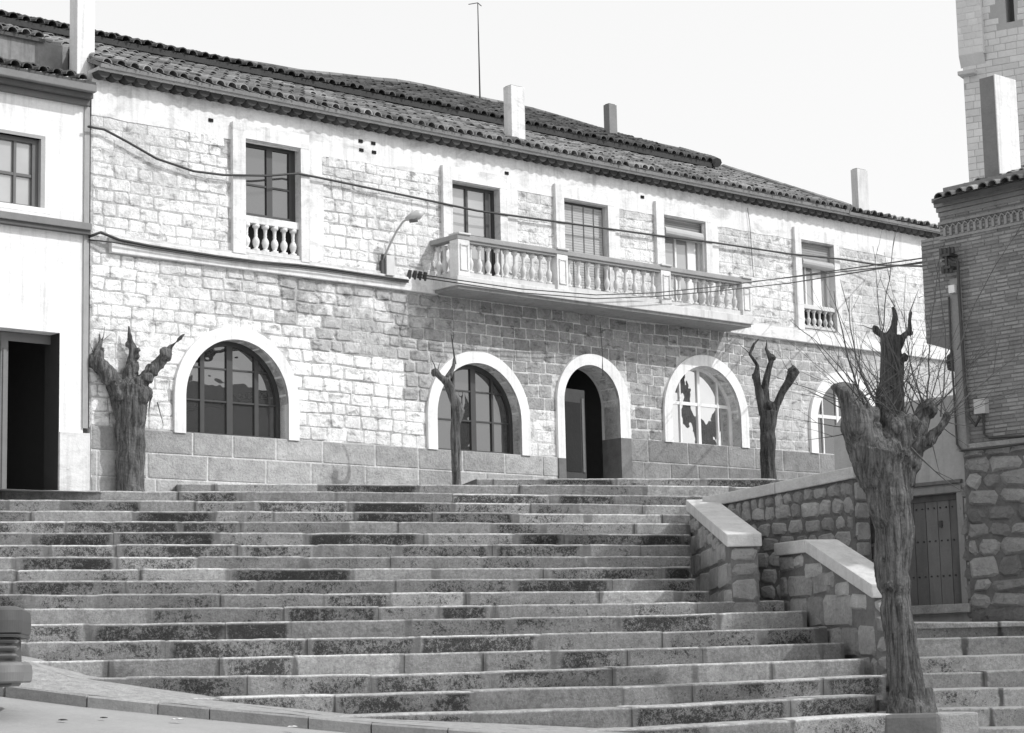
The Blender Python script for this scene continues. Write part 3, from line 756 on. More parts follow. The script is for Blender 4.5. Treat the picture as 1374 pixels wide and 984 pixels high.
# upper roof behind
YE2 = 2.35; YR2 = 7.
Z2 = sum(FA.hy(px, py, YE2).z for px, py in ((345, 106), (424, 118), (531, 139.5), (600, 153), (676, 170), (757, 188), (847, 204)))/7+.15; XV2 = FA.hy(962, 213, YE2).x
tabr = [(-9.5, FA.hy(130, 49, YR2).z)]+[(q.x, q.z) for q in (FA.hy(px, py, YR2) for px, py in ((270, 74), (400, 96), (453, 100), (536, 109), (643, 132), (710, 145), (804, 173), (833, 184)))]
def mp2(a, bb, h):
    zr = lerp_tab(tabr, a); zr = zr+.05*noise.noise(Vector((a*.4, 0, 0))); return Vector((a, YE2+bb, Z2+(zr-.1-Z2)*bb/(YR2-YE2)+h))
BR = YR2-YE2
mb = MB(); EX2 = 3.6
tiles(mb, mp2, -9.5, XV2+EX2, lambda a: max(0., (a-XV2)/EX2*BR), BR, tone=lambda a, b_: random.uniform(.2, .65))
for k in range(90):
    xa, xb = -9.5+k*.405, -9.5+(k+1)*.405
    if xb > XV2+EX2: break
    la, lb = max(.03, (xa-XV2)/EX2*BR), max(.03, (xb-XV2)/EX2*BR)
    slab(mb, mp2, [(xa, la), (xb, lb), (xb, BR), (xa, BR)], .11, .25)
    mb.tube([mp2(xa, BR, .03), mp2(xb+.05, BR, .05)], [.12, .10], 8, random.uniform(.5, 1.1))
n_ = 13
for k in range(n_): mb.tube([mp2(XV2+EX2*k/n_, BR*k/n_, .04), mp2(XV2+EX2*(k+1.15)/n_, BR*(k+1.15)/n_, .07)], [.12, .10], 8, random.uniform(.4, 1.))
r2 = mb.build('upper_roof', M['tile'], house); r2['label'] = 'darker tiled roof rising behind the front slope'
b = MB(); b.box((-9.5, YE2+.22, ZE), (XV2-.3, YE2+.5, Z2+.08), 1.1); b.build('attic_wall', M['rubble'], house)
b = MB(); b.box((-.02, .42, ZE-8), (.2, 8., ZE-.1)); b.box((27.2, .42, ZE-8), (27.4, 8., ZE-.1)); b.box((0, 7.8, ZE-8), (27.4, 8., ZE-.1))
b.build('rear_walls', M['plaster'], house)
def chimney(pxl, pxm, pxr, ytop, ym, zb, mat, parent):
    t_ = FA.hy(pxm, ytop, ym); xm, zt = t_.x, t_.z; xr_ = FA.hy(pxr, ytop, ym).x; d = max(.2, min(.8, FA.hx(pxl, ytop, xm).y-ym)); w = xr_-xm
    b = MB(); b.box((xm, ym, zb), (xm+w, ym+d, zt), 1., .012); b.box((xm+.03, ym+.03, zt), (xm+w-.03, ym+d-.03, zt+.02), .4)
    return b.build('chimney', mat, parent)
chimney(94, 104.5, 128, -60, .15, ZE, M['plasterclean'], roof)
chimney(675, 685.5, 703.5, 114, .15, ZE, M['trim'], roof)
chimney(1141, 1150, 1164, 226, .2, ZE, M['concrete'], roof)
chimney(810, 817, 827.5, 139, 4.0, Z2, grit('brick_stack', .22, .2, 3, 20), r2)
b = MB(); a_ = FA.hy(644, 130, YR2-.2); t_ = FA.hy(641, 4, a_.y)
b.tube([a_-Vector((0, 0, .3)), Vector((a_.x+(t_.x-a_.x)*.5, a_.y, (a_.z+t_.z)/2)), t_], [.022, .016, .012], 6)
b.tube([t_+Vector((-.3, 0, -.1)), t_, t_+Vector((.12, 0, -.06))], .012, 5)
an = b.build('aerial_mast', M['cable'], frame=FA); tag(an, 'thin aerial mast rising from the dark upper roof into the white sky', 'aerial')

# ================================================================== NEIGHBOUR HOUSE (left)
nb = empty('white_plastered_house', Frame(FA.w(-.1, 0, 0), FA.rz), 'smooth white plastered house with dark cornice at the left edge of the staircase', 'house')
FN = Frame(FA.w(-.1, 0, 0), FA.rz)
hn = lambda px, py, y=0.: FN.hy(px, py, y)
zc0 = hn(60, 133.7).z; zc1 = hn(60, 108).z; zs_0 = hn(60, 309).z; zs_1 = hn(60, 294).z
nd = (hn(-70, 443).x, hn(80, 447).x, -1.2, hn(80, 447).z); nw = (hn(-60, 178).x, hn(55, 187).x, hn(55, 281).z, hn(55, 187).z)
mb = MB(); wall_with_holes(mb, [(-9, -1.6), (-.02, -1.6), (-.02, zc1+.2), (-9, zc1+.2)], [[(nd[0], nd[2]), (nd[1], nd[2]), (nd[1], nd[3]), (nd[0], nd[3])], [(nw[0], nw[2]), (nw[1], nw[2]), (nw[1], nw[3]), (nw[0], nw[3])]], .35, mpf, 1.)
mb.build('wall', M['plasterclean'], nb)
b = MB(); xq = hn(111.5, 300).x; b.box((xq, -.03, hn(112, 575).z), (.06, .0, zc0), 1.)
b.build('corner_strip', grit('grey_painted_strip', .33, .12, 3, 20, streak=.2), nb)
b = MB(); b.box((hn(78, 580).x, -.06, -1.6), (.09, .0, hn(100, 581).z), .92, .01); b.build('pier_base', M['trim'], nb)
b = MB(); b.box((-9, -.10, zc0), (.02, .1, zc0+.10), 1., .01); b.box((-9, -.22, zc0+.102), (.02, .1, zc0+.19), .7, .01); b.box((-9, -.34, zc0+.192), (.02, .1, zc1+.0), 1.3, .015)
b.build('cornice', M['dkcornice'], nb)
b = MB(); b.box((-9, -.12, zs_0), (.04, .0, zs_0+.07), .7); b.box((-9, -.16, zs_0+.072), (.04, 0, zs_1), 1.3, .01); b.build('string_course', M['dkcornice'], nb)
b = MB(); b.box((-9, -.13, zs_1+.002), (hn(62, 284).x, .0, zs_1+.055), 1., .008); b.build('ledge', M['plasterclean'], nb)
mb = MB(); mp3 = lambda a, bb, h: Vector((a, -.36+bb, zc1+.02+.3*bb+h)); tiles(mb, mp3, -9, .0, 0., 1.2, tone=lambda a, c: random.uniform(.3, .8)); slab(mb, mp3, [(-9, .02), (0, .02), (0, 1.3), (-9, 1.3)], .05, .4)
nr = mb.build('roof', M['tile'], nb)
q0 = FN.hy(0, 75, .8); q1 = FN.hy(0, 40, .8); q2 = FN.hy(115, 84, .8)
b = MB(); b.box((-9, .8, q0.z-.4), (.1, 1.0, q1.z-.05), 1., .02); b.build('attic_wall', grit('stained_render', .24, .25, 1.5, 12, streak=.4), nb)
mb = MB(); mp4 = lambda a, bb, h: Vector((a, .72+bb, q1.z-.04+.36*bb+h)); tiles(mb, mp4, -9, -.4, 0., 2.2); slab(mb, mp4, [(-9, .02), (-.4, .02), (-.4, 4.6), (-9, 4.6)], .06, .4); mb.build('roof', M['tile'], nb)
# window with closed mesh shutters
f = MB(); yy = .14
f.box((nw[0], yy-.06, nw[2]), (nw[1], yy-.002, nw[2]+.06)); f.box((nw[0], yy-.06, nw[3]-.08), (nw[1], yy-.002, nw[3])); f.box((nw[1]-.12, yy-.061, nw[2]+.06), (nw[1], yy-.003, nw[3]-.08))
for px in (18,): x = hn(px, 230, yy).x; f.box((x-.025, yy-.05, nw[2]+.06), (x+.025, yy-.004, nw[3]-.08))
zz = hn(30, 236, yy).z; f.box((nw[0], yy-.045, zz-.025), (nw[1]-.12, yy-.006, zz+.025))
wn = f.build('window', plain('grey_window_frame', .10, .5), nb)
pane(wn, [(nw[0], nw[2]), (nw[1], nw[2]), (nw[1], nw[3]), (nw[0], nw[3])], yy-.003, M['glassmid'])
f = MB(); f.box((nw[1]-.001, -.01, nw[2]), (nw[1]+.08, .2, nw[3]), 1.); f.box((nw[0], -.01, nw[3]), (nw[1]+.08, .2, nw[3]+.06), .9); f.build('surround', grit('grey_reveal', .36, .1, 3, 20), wn)
f = MB(); f.box((nw[0]-.1, -.12, nw[2]-.10), (hn(60, 283).x+.05, .1, nw[2]-.002), 1., .01); f.build('sill', M['plasterclean'], wn)
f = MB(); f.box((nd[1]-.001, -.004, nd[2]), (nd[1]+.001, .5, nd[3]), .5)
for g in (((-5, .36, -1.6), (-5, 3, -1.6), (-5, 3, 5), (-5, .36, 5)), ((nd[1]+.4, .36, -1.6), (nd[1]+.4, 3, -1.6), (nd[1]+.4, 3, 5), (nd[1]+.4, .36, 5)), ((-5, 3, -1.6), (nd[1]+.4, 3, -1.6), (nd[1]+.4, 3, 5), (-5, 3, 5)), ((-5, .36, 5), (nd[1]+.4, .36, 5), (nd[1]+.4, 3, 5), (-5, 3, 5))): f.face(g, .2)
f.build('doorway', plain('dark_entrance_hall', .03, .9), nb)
f = MB(); x = hn(6, 550, .33).x; f.box((x-.10, .30, -1.2), (x+.04, .36, nd[3]-.02), 1.); f.box((x-1.2, .31, nd[3]-.16), (nd[1], .35, nd[3]-.01), .6); f.box((x-.06, .28, -1.2), (x-.0, .30, nd[3]-.3), 1.3)
f.build('door_leaf', plain('grey_door_leaf', .16, .6), nb)

# ================================================================== CHURCH HOUSE ON THE RIGHT
p = atY(1283, 600, 32.3); CZ = p.z-3.6
FC = Frame((p.x, p.y, CZ), FA.rz)
ch = empty('brick_church_building', FC, 'tall brick building on a rubble base with conduits at its corner, at the right edge', 'building')
hc = lambda px, py, x=0.: FC.hx(px, py, x)
mpc = lambda y, z, d: Vector((-d, y, z))      # visible face is x=0, seen from -x
def cz(px, py): q = hc(px, py); return (q.y, q.z)
zbk = cz(1330, 597)[1]; ztop = cz(1310, 252)[1]; yR = -14.
yl_u = cz(1236, 323)[0]; yl_m = cz(1262, 318)[0]; yl_d = cz(1284, 530)[0]
z_cut = cz(1243, 461)[1]; z_cut2 = cz(1282, 471)[1]; z_mid = cz(1236, 323)[1]
mb = MB()
outl = [(yR, zbk), (yl_d, zbk), (yl_d, z_cut2), (yl_u, z_cut), (yl_u, z_mid), (yl_m, z_mid), (yl_m, ztop), (yR, ztop)]
wall_with_holes(mb, outl, [], 6., mpc, .72)
v = zbk
while v < ztop-.05:
    y = yl_u; first = random.random() < .5
    while y > yR+11.2:
        l = random.uniform(.20, .27)*(.5 if y == yl_u and first else 1); y0, y1 = y-l+.012, y; y -= l
        if y1 > yl_m-.0 and v > z_mid: 
            if y0 > yl_m: continue
            y1 = yl_m
        if y1 > yl_d and v < z_cut+.03:
            if y0 > yl_d: continue
            y1 = yl_d
        if y1-y0 < .03: continue
        d = random.uniform(.004, .014); t = random.uniform(.75, 1.25)
        mb.mesh([mpc(y0, v, 0), mpc(y1, v, 0), mpc(y1, v+.045, 0), mpc(y0, v+.045, 0), mpc(y0+.004, v+.004, d), mpc(y1-.004, v+.004, d), mpc(y1-.004, v+.041, d), mpc(y0+.004, v+.041, d)],
                [(4, 5, 6, 7), (0, 1, 5, 4), (1, 2, 6, 5), (2, 3, 7, 6), (3, 0, 4, 7)], t)
    v += .062
mb.build('brick_wall', M['brick'], ch)
et_y = FC.hx(1251, 268, -.34).y
# corbelled courses and frieze of little arches
b = MB()
b.box((-.16, yR+11, ztop-.06), (.3, et_y-.08, ztop+.07), .9)
for k, dz in enumerate((.0, .075, .15, .225)):
    b.box((-.03-.035*k, yR+11, ztop-.05+dz-.30), (.2, yl_m+.005+.012*k, ztop+dz-.30+.02), 1.05-.05*k, .008)
zf = cz(1310, 300)[1]
for k in range(24):
    y = yl_m-.10-k*.115
    b.box((-.035, y-.025, zf-.11), (0, y+.02, zf+.03), 1.15); b.tube([(-.03, y+.02, zf+.03), (-.035, y+.055, zf+.065), (-.03, y+.09, zf+.03)], .015, 5, 1.2)
b.box((-.05, yR+11, zf+.085), (0, yl_m, zf+.13), 1.1); b.box((-.04, yR+11, zf-.16), (0, yl_m, zf-.12), 1.1)
b.build('corbelled_cornice', M['brick'], ch)
# eave of irregular tiles: eave line along y, roof rising towards +x
et = FC.hx(1251, 268, -.34); mp5 = lambda a, bb, h: Vector((-.34+bb, et.y-a, et.z-.02+.34*bb+h)); print('eave', et, yl_m, ztop)
mb = MB(); tiles(mb, mp5, 0, 5., 0., 3., pitch=.21, rise=.075, tone=lambda a, c: random.uniform(.4, 1.3)); slab(mb, mp5, [(0, .02), (6, .02), (6, 5), (0, 5)], .07, .3)
cr = mb.build('roof', M['tile'], ch)
q = hc(1341, 222, .9); t = hc(1341, 99, .9); w_ = hc(1320.5, 222, .9)
b = MB(); xr_ = FC.hy(1360, 100, q.y).x
b.box((.9, q.y, q.z-1.), (.9+max(.25, xr_-.9), w_.y, t.z), 1.)
sk_ = b.build('chimney', grit('dark_brick_stack', .20, .2, 2, 20, bump=.6), cr)
b = MB(); b.box((.88, q.y-.02, q.z-1.), (.92+max(.25, xr_-.9), q.y-.001, t.z+.01), 1.); b.build('sunlit_side_plate', M['plasterclean'], sk_)  # sunlit face put in as a white plate, shaded faces left dark brick
# rubble base
mb = MB(); wall_with_holes(mb, [(yR, -3), (yl_d, -3), (yl_d-.04, zbk), (yR, zbk)], [], 6., lambda y, z, d: Vector((.04-d, y, z)), .55)
courses(mb, lambda y, z, d: Vector((.04-d, y, z)), yR+11, yl_d-.02, -.75, zbk-.02, (.2, .36), (.3, .7), .035, .05, lambda y, z: random.uniform(.6, 1.5)*(1.15 if z > zbk-1. else .8), None, .03, .07)
mb.build('stone_base', M['rubble'], ch)
b = MB(); b.box((-.05, yR+11, zbk-.03), (.05, yl_d+.03, zbk+.05), 1.2, .01); b.build('ledge', M['rubble'], ch)
# cable pipes and junction boxes on the corner
def pipe(name, pts, r, x=-.05, mat='iron', par=ch):
    b = MB(); b.tube([Vector((x, *cz(*q))) for q in pts], r, 8); return b.build(name, M[mat], par)
b = MB(); y0, z0 = cz(1283, 375); y1, z1 = cz(1300, 606); b.box((-.10, y0-.10, z1), (0, y0+.06, z0), 1.05, .01); b.build('corner_pilaster', M['brick'], ch)
pipe('conduit', ((1280, 400), (1283, 470), (1287, 530), (1291, 597), (1297, 605), (1340, 602), (1400, 593)), .018, -.13)
pipe('conduit', ((1277, 345), (1292, 352), (1294, 400), (1301, 510), (1307, 560), (1316, 572), (1322, 560)), .026, -.13)
pipe('conduit', ((1322, 553), (1323, 583), (1330, 588), (1400, 584)), .018, -.05)
b = MB(); y0, z0 = cz(1312, 537); y1, z1 = cz(1328, 555); b.box((-.12, y1, z1), (-.0, y0, z0), 1., .008); b.build('junction_box', plain('pale_box', .5, .5), ch)
b = MB(); y0, z0 = cz(1281.5, 385); y1, z1 = cz(1290, 394); b.box((-.18, y1, z1), (-.10, y0, z0), 1., .005); b.build('junction_box', plain('white_box', .8, .5), ch)
# annex wall with the plank door (same alignment, set back a little)
XA = .12
an = empty('low_rendered_wall', Frame(FC.w(XA, 0, 0), FC.rz), 'low grey rendered wall with an old plank door, between the big pollard and the brick building', 'wall')
FX = Frame(FC.w(XA, 0, 0), FC.rz); ax = lambda px, py: (FX.hx(px, py).y, FX.hx(px, py).z)
ya = ax(1119, 600)[0]; za = ax(1260, 533)[1]; yb = yl_d+.0
dl, dtop = ax(1212, 668); drr, dtop = ax(1284, 660)[0], ax(1250, 664)[1]; dbot = ax(1250, 812)[1]
mb = MB(); wall_with_holes(mb, [(yb-.3, -3), (ya, -3), (ya, za-.28), (ya-.25, za-.05), (ya-.6, za), (yb-.3, za)], [[(drr, dbot), (dl+.12, dbot), (dl+.12, dtop), (drr, dtop)]], .35, mpc, 1.)
mb.build('wall', grit('patched_grey_render', .40, .2, 1.2, 14, bump=.8, bdist=.02, streak=.2), an)
b = MB(); courses(b, mpc, dl+.2, ya, -.6, dtop-.15, (.2, .34), (.25, .5), .03, .03, lambda y, z: random.uniform(.35, .7), None, .02, .06)
courses(b, mpc, yb-.25, drr-.02, -.6, dtop+.1, (.25, .4), (.2, .3), .03, .03, lambda y, z: random.uniform(.6, .9), None, .02, .05)
b.build('stone_facing', M['rubble'], an)
b = MB(); n = 5; wv = (dl+.12-drr)/n
for k in range(n): b.box((.10, drr+k*wv+.006, dbot), (.14, drr+(k+1)*wv-.006, dtop), random.uniform(.8, 1.15), .004)
b.box((.08, drr, dtop-.10), (.15, dl+.12, dtop-.004), .7)
dd = b.build('plank_door', M['oldwood'], an)
b = MB()
for f in (.12, .42, .74):
    for k in range(n*2): 
        y = drr+(k+.5)*wv/2+.0; z = dbot+(dtop-dbot)*(1-f); b.tube([(.10, y, z), (.075, y, z)], [.016, .008], 6)
b.box((.07, drr+.38, dbot+(dtop-dbot)*.70), (.10, drr+.43, dbot+(dtop-dbot)*.76), 1.); b.build('nails', M['iron'], dd)
b = MB(); b.box((-.04, drr-.10, dtop+.002), (.12, dl+.3, dtop+.11), 1.5, .01); b.box((-.07, drr-.12, dtop+.14), (.12, dl+.3, dtop+.20), .9, .01); b.box((-.03, drr-.12, dbot), (.12, drr-.003, dtop), 1.6, .01)
b.build('door_frame', M['oldwood'], an)
b = MB(); b.box((-.12, drr-.2, dbot-.14), (.2, dl+.3, dbot-.002), 1.2, .01); b.build('threshold', M['rubble'], an)

# ================================================================== TOWER
p = atY(1300, 235, 62); FT = Frame((p.x, p.y, p.z-10), rad(-30.7))
tw = empty('church_tower', FT, 'pale ashlar church tower with a slit opening, cut off by the top right corner', 'tower')
ht = lambda px, py, y=0.: FT.hy(px, py, y)
x0 = ht(1300, 235).x; zt = ht(1288, -60).z; zl = ht(1292, 98).z; sl = ht(1354, 3); sl2 = ht(1354, 30)
mb = MB(); wall_with_holes(mb, [(x0, -8), (x0+7, -8), (x0+7, zt+3), (x0, zt+3)], [[(sl.x-.12, sl2.z), (sl.x+.14, sl2.z), (sl.x+.14, sl.z+.8), (sl.x-.12, sl.z+.8)]], 6., mpf, .62)
sk = lambda a, b, c, d: (b > sl.x-.14 and a < sl.x+.16 and d > sl2.z and c < sl.z+.82)
courses(mb, mpf, x0, x0+4, 8, zt+2, (.19, .24), (.3, .6), .016, .012, lambda x, z: random.uniform(.9, 1.1), sk, .006, .01)
mb.build('wall', M['towerstone'], tw)
b = MB(); xm = ht(1320, 40).x; zq = ht(1320, 72).z
b.box((x0-.06, -.16, zq), (xm, .5, zt+3), .98); b.mesh([(x0-.06, -.16, zq), (xm, -.16, zq), (xm, 0, zq-.35), (x0-.06, 0, zq-.35)], [(0, 1, 2, 3)], .95)
courses(b, lambda x, z, d: Vector((x, -.16-d, z)), x0-.06, xm, zq, zt+2, (.19, .24), (.28, .45), .016, .012, lambda x, z: random.uniform(.95, 1.1), None, .006, .01)
b.build('buttress', M['towerstone'], tw)
b = MB(); b.box((x0-.10, -.25, zl-.12), (ht(1311, 97).x, .3, zl), .8, .01); b.build('ledge', M['towerstone'], tw)
b = MB(); b.face([(sl.x-.3, .45, sl2.z-.3), (sl.x+.3, .45, sl2.z-.3), (sl.x+.3, .45, sl.z+1), (sl.x-.3, .45, sl.z+1)]); b.build('slit_shade', plain('dark_slit_shade', .12, .9), tw)

# ================================================================== PARAPETS
def dist_pt(px, py, Y): return atY(px, py, Y)
def parapet(name, label, A, B, zA, zB, base, th, ln=(.3, .55), ch=(.26, .42), mid=None, side=-1, extra=0.):
    """wall from A to B (world plan points), coping top zA..zB; side=-1: thickness lies to the right of A->B"""
    d = (B-A); d.z = 0; L = d.length; d.normalize(); rz = math.atan2(d.y, d.x)
    fr = Frame((A.x, A.y, base), rz); e = empty(name, fr, label, 'wall')
    pr = [(0, zA-base)]+([mid] if mid else [])+[(L, zB-base)]
    topz = lambda x: lerp_tab(pr, x)
    th_ = th*side
    mb = MB(); c = .19
    pl_ = [(0, -1.2), (L, -1.2)]+[(x, z-c) for x, z in reversed(pr)]
    n = len(pl_); f0 = [(x, 0, z) for x, z in pl_]; f1 = [(x, th_, z) for x, z in pl_]
    mb.mesh(f0+f1, [list(range(n)), [n+i for i in range(n)]]+[(i, (i+1) % n, n+(i+1) % n, n+i) for i in range(n)], .55)
    sgn = 1 if side < 0 else -1
    tn = lambda x, z: random.uniform(.75, 1.35)
    sk = lambda a, b, u, v: v > min(topz(a), topz(b))-c-.0
    courses(mb, lambda x, z, dd: Vector((x, sgn*dd, z)), 0, L, -.9, max(zA, zB)-base, ch, ln, .035, .035, tn, sk, .022, .05)
    # short stones that fill the raking top
    x = 0
    while x < L:
        w = random.uniform(ln[0]*.7, ln[1]*.7); z1 = min(topz(x), topz(min(x+w, L)))-c-.015
        if x+w < L: block(mb, lambda a, z, dd: Vector((a, sgn*dd, z)), x+.02, x+w-.02, z1-random.uniform(.18, .25), z1, .040, tn(0, 0), .02, .05)
        x += w
    # end face stones at B and A
    for xx, s2 in ((L, 1), (0, -1)):
        v = -.9
        while v < topz(xx)-c-.12:
            h = min(random.uniform(.22, .36), topz(xx)-c-v); block(mb, lambda a, z, dd: Vector((xx+s2*dd, a, z)), min(0, th_)+.02, max(0, th_)-.02, v+.02, v+h-.02, .03, tn(0, 0), .02, .05); v += h
    mb.build('masonry', M['rubble'], e)
    cb = MB()
    for (xa, za_), (xb, zb_) in zip(pr, pr[1:]):
        LL = xb-xa; m_ = max(1, round(LL/1.5))
        for k in range(m_):
            a0, a1 = xa+LL*k/m_, xa+LL*(k+1)/m_; z0_, z1_ = za_+(zb_-za_)*k/m_, za_+(zb_-za_)*(k+1)/m_
            o0 = -.06 if (k == 0 and xa == 0) else .004; o1 = .06 if (k == m_-1 and xb == L) else -.004
            ys = (.06*sgn, th_-.06*sgn)
            y0_, y1_ = min(ys), max(ys); bb = MB(); bb.box((0, y0_, -c), (1, y1_, 0), random.uniform(.93, 1.07), 0)
            tmp = MB(); tmp.box((a0+o0, y0_, -c), (a1+o1, y1_, 0), random.uniform(.93, 1.06), .018)
            tmp.v = [(x, y, z+z0_+(z1_-z0_)*((x-a0)/(a1-a0))) for x, y, z in tmp.v]
            i = len(cb.v); cb.v += tmp.v; cb.f += [[i+q for q in f] for f in tmp.f]; cb.t += tmp.t; cb.uv += tmp.uv
    cb.build('coping', M['coping'], e)
    return e
Pc = dist_pt(926, 690, 36.0); Pe = dist_pt(981, 760, 30.6)
zc = dist_pt(925, 671, 36.0).z; ze = dist_pt(985, 716, 30.6).z
parapet('stair_parapet', 'rubble parapet with pale granite coping descending beside the stairs from the sharp corner', Pc, Pe, zc, ze, EZ, .40, side=1, ln=(.7, 1.3))
P1 = dist_pt(1144, 640, 33.2); z1e = dist_pt(1142, 627, 33.2).z
d_ = (P1-Pc).normalized()
parapet('terrace_parapet', 'rubble retaining wall with rising pale coping, under the rightmost arched window', Pc+d_*.42, P1, zc+.02, z1e, EZ, .38, side=1, ln=(.22, .42), ch=(.2, .31))
P2a = dist_pt(1047, 780, 31.3); P2b = dist_pt(1174, 828, 28.1); zz1 = dist_pt(1046, 729, 31.3).z; zz2 = dist_pt(1083, 724, 30.2).z; zz3 = dist_pt(1186, 780, 27.6).z
dm = (dist_pt(1083, 724, 30.2)-P2a); dm.z = 0
parapet('lower_parapet', 'rubble parapet with pale coping that starts level and then slopes down behind the big pollard', P2a, P2b, zz1, zz3-.0, .0+EZ-1., .40, side=1, ln=(.5, 1.0), ch=(.3, .48), mid=(dm.length, zz2-(EZ-1.)))
# raised ground inside the terrace parapet and behind the lower one
mb = MB()
g1 = [Pc+Vector((.2, .25, 0)), P1+Vector((.1, .3, 0)), FX.o+FX.y*ya+FX.x*.3, FA.w(26, .2, 0), FA.w(15, .2, 0), step_pt(2, 900)+Vector((0, 1.5, 0))]
sl_ = min((zc-EZ)/36., (z1e-EZ)/33.2)-.004
mb.face([Vector((q.x, q.y, min(ZT2+.3, EZ+sl_*q.y-.05))) for q in g1]); tag(mb.build('terrace_ground', M['dirt']), kind='structure')
# yard between the parapets and the plank door
mb = MB(); zy = FX.hx(1250, 826).z+CZ
yv = [dist_pt(1020, 800, 30.2), dist_pt(1200, 800, 29.4), Vector((11, 29.3, 0)), Vector((16, 24, 0)), Vector((16, 40, 0)), Vector((4, 38, 0)), dist_pt(1000, 800, 34.)]
mb.face([Vector((q.x, q.y, zy-.25)) for q in yv]); tag(mb.build('yard', M['dirt']), kind='structure')

# right-hand flight in front of the plank door
RS = [(834, 834), (857, 854), (880.5, 877), (903, 899.5), (925, 922), (951, 948.5), (979, 976), (1006, 1004)]
FR = Frame(dist_pt(1300, 979, 26.5), 0)
rst = empty('side_steps', FR, 'short flight of pale granite steps rising to the plank door, right of the big pollard', 'steps')
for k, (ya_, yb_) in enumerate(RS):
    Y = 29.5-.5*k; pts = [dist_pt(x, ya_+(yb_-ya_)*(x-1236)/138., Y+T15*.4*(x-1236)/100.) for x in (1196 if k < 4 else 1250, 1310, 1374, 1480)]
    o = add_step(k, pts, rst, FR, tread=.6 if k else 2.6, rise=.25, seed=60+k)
    at = o.data.attributes['tone']; vals = [0.]*len(at.data); at.data.foreach_get('value', vals); at.data.foreach_set('value', [v_*1.75 for v_ in vals])
    at = o.data.attributes['moss']; vals = [0.]*len(at.data); at.data.foreach_get('value', vals); at.data.foreach_set('value', [v_*.35 for v_ in vals])
# side block by the tree foot
b = MB(); q = dist_pt(1258, 957, 25.9); b.box((q.x, q.y-.0, q.z-.45), (q.x+.5, q.y+.9, q.z), 1.3, .03)
o = b.build('edge_block', M['rubble']); tag(o, 'rough granite kerb block at the foot of the big pollard', 'stone block')
# fill under the flight
mb = MB(); q = dist_pt(1225, 958, 25.75)
mb.box((q.x-.36, 25.8, q.z-.6), (q.x+.34, 27.6, q.z), 1., .05)
tag(mb.build('tree_pit', grit('damp_soil_and_stone', .14, .3, 4, 24), None), kind='structure')

# ================================================================== TREES
def tree(name, label, base, limbs, knobs, twigs, vox, barkm, seed, group=None, px_m=None, groove=.02):
    """limbs: lists of (x, y, z, r) relative to the base; union by voxel remesh, then fluted bark"""
    fr = Frame(base, 0); e = empty(name, fr, label, 'tree', group); rs = random.getstate(); random.seed(seed)
    mb = MB()
    for L in limbs:
        pts = []; rr = []
        for (a, b) in zip(L, L[1:]):
            A, B = Vector(a[:3]), Vector(b[:3]); n = max(2, int((B-A).length/.12))
            for k in range(n):
                t = k/n; pp = A.lerp(B, t); w = min(a[3], b[3])*.25
                pts.append(pp+Vector((noise.noise(pp*3+Vector((seed, 0, 0))), noise.noise(pp*3+Vector((0, seed, 0))), 0))*w); rr.append(a[3]+(b[3]-a[3])*t)
        pts.append(Vector(L[-1][:3])); rr.append(L[-1][3])
        rr = [r*(1+.14*noise.noise(Vector((q.x*4, q.y*4, q.z*5+seed)))) for r, q in zip(rr, pts)]
        mb.tube(pts, rr, 14, 1., True, .03)
    for x, y, z, r in knobs:
        mb.blob((x, y, z), r, 2, (1, 1, 1.1), .5, 2.2)
    o = mb.build('trunk', barkm, e, True)
    md = o.modifiers.new('r', 'REMESH'); md.mode = 'VOXEL'; md.voxel_size = vox
    dg = bpy.context.evaluated_depsgraph_get(); dg.update(); me = bpy.data.meshes.new_from_object(o.evaluated_get(dg)); o.modifiers.clear()
    old = o.data; o.data = me; bpy.data.meshes.remove(old)
    me.name = 'trunk'
    nm = [v.normal.copy() for v in me.vertices]
    for v, nn in zip(me.vertices, nm):
        c = v.co; ang = math.atan2(c.y, c.x)
        g = noise.noise(Vector((c.x*14, c.y*14, c.z*2.2+seed)))*groove + noise.noise(Vector((c.x*5, c.y*5, c.z*1.0+seed)))*groove*1.3 + noise.noise(c*30)*groove*.3
        v.co = c+nn*g
    at = me.attributes.get('tone') or me.attributes.new('tone', 'FLOAT', 'FACE')
    at.data.foreach_set('value', [1.]*len(at.data))
    me.materials.clear(); me.materials.append(barkm); me.polygons.foreach_set('use_smooth', [True]*len(me.polygons))
    if twigs:
        for t in twigs:
            tb = MB()
            P0, P1, r = Vector(t[0]), Vector(t[1]), t[2]; bend = t[3] if len(t) > 3 else .06; L = (P1-P0).length; n = max(3, int(L/.18)); ofs = Vector((random.uniform(-1, 1), random.uniform(-1, 1), random.uniform(-.3, .3)))*bend*L
            pts = [P0.lerp(P1, k/n)+ofs*math.sin(math.pi*k/n)+Vector((random.uniform(-1, 1), random.uniform(-1, 1), random.uniform(-1, 1)))*.012 for k in range(n+1)]
            tb.tube(pts, [r*(1-.75*k/n) for k in range(n+1)], 5, 1., False)
            if L > .5:
                for _ in range(int(L*2.2)):
                    k = random.randint(1, n-1); q0 = pts[k]; dd = (P1-P0).normalized(); sd = Vector((random.uniform(-1, 1), random.uniform(-1, 1), random.uniform(-.2, .8))).normalized(); l2 = random.uniform(.15, .5)
                    q1 = q0+(dd*.8+sd*.6).normalized()*l2; tb.tube([q0, q0.lerp(q1, .5)+sd*.02, q1], [r*.4, r*.3, r*.15], 4, 1., False)
            tb.build('shoot', M['twig'], e, True)
    random.setstate(rs); return e
def rel(base, px, py, Y): q = atY(px, py, Y)-base; return (q.x, q.y, q.z)
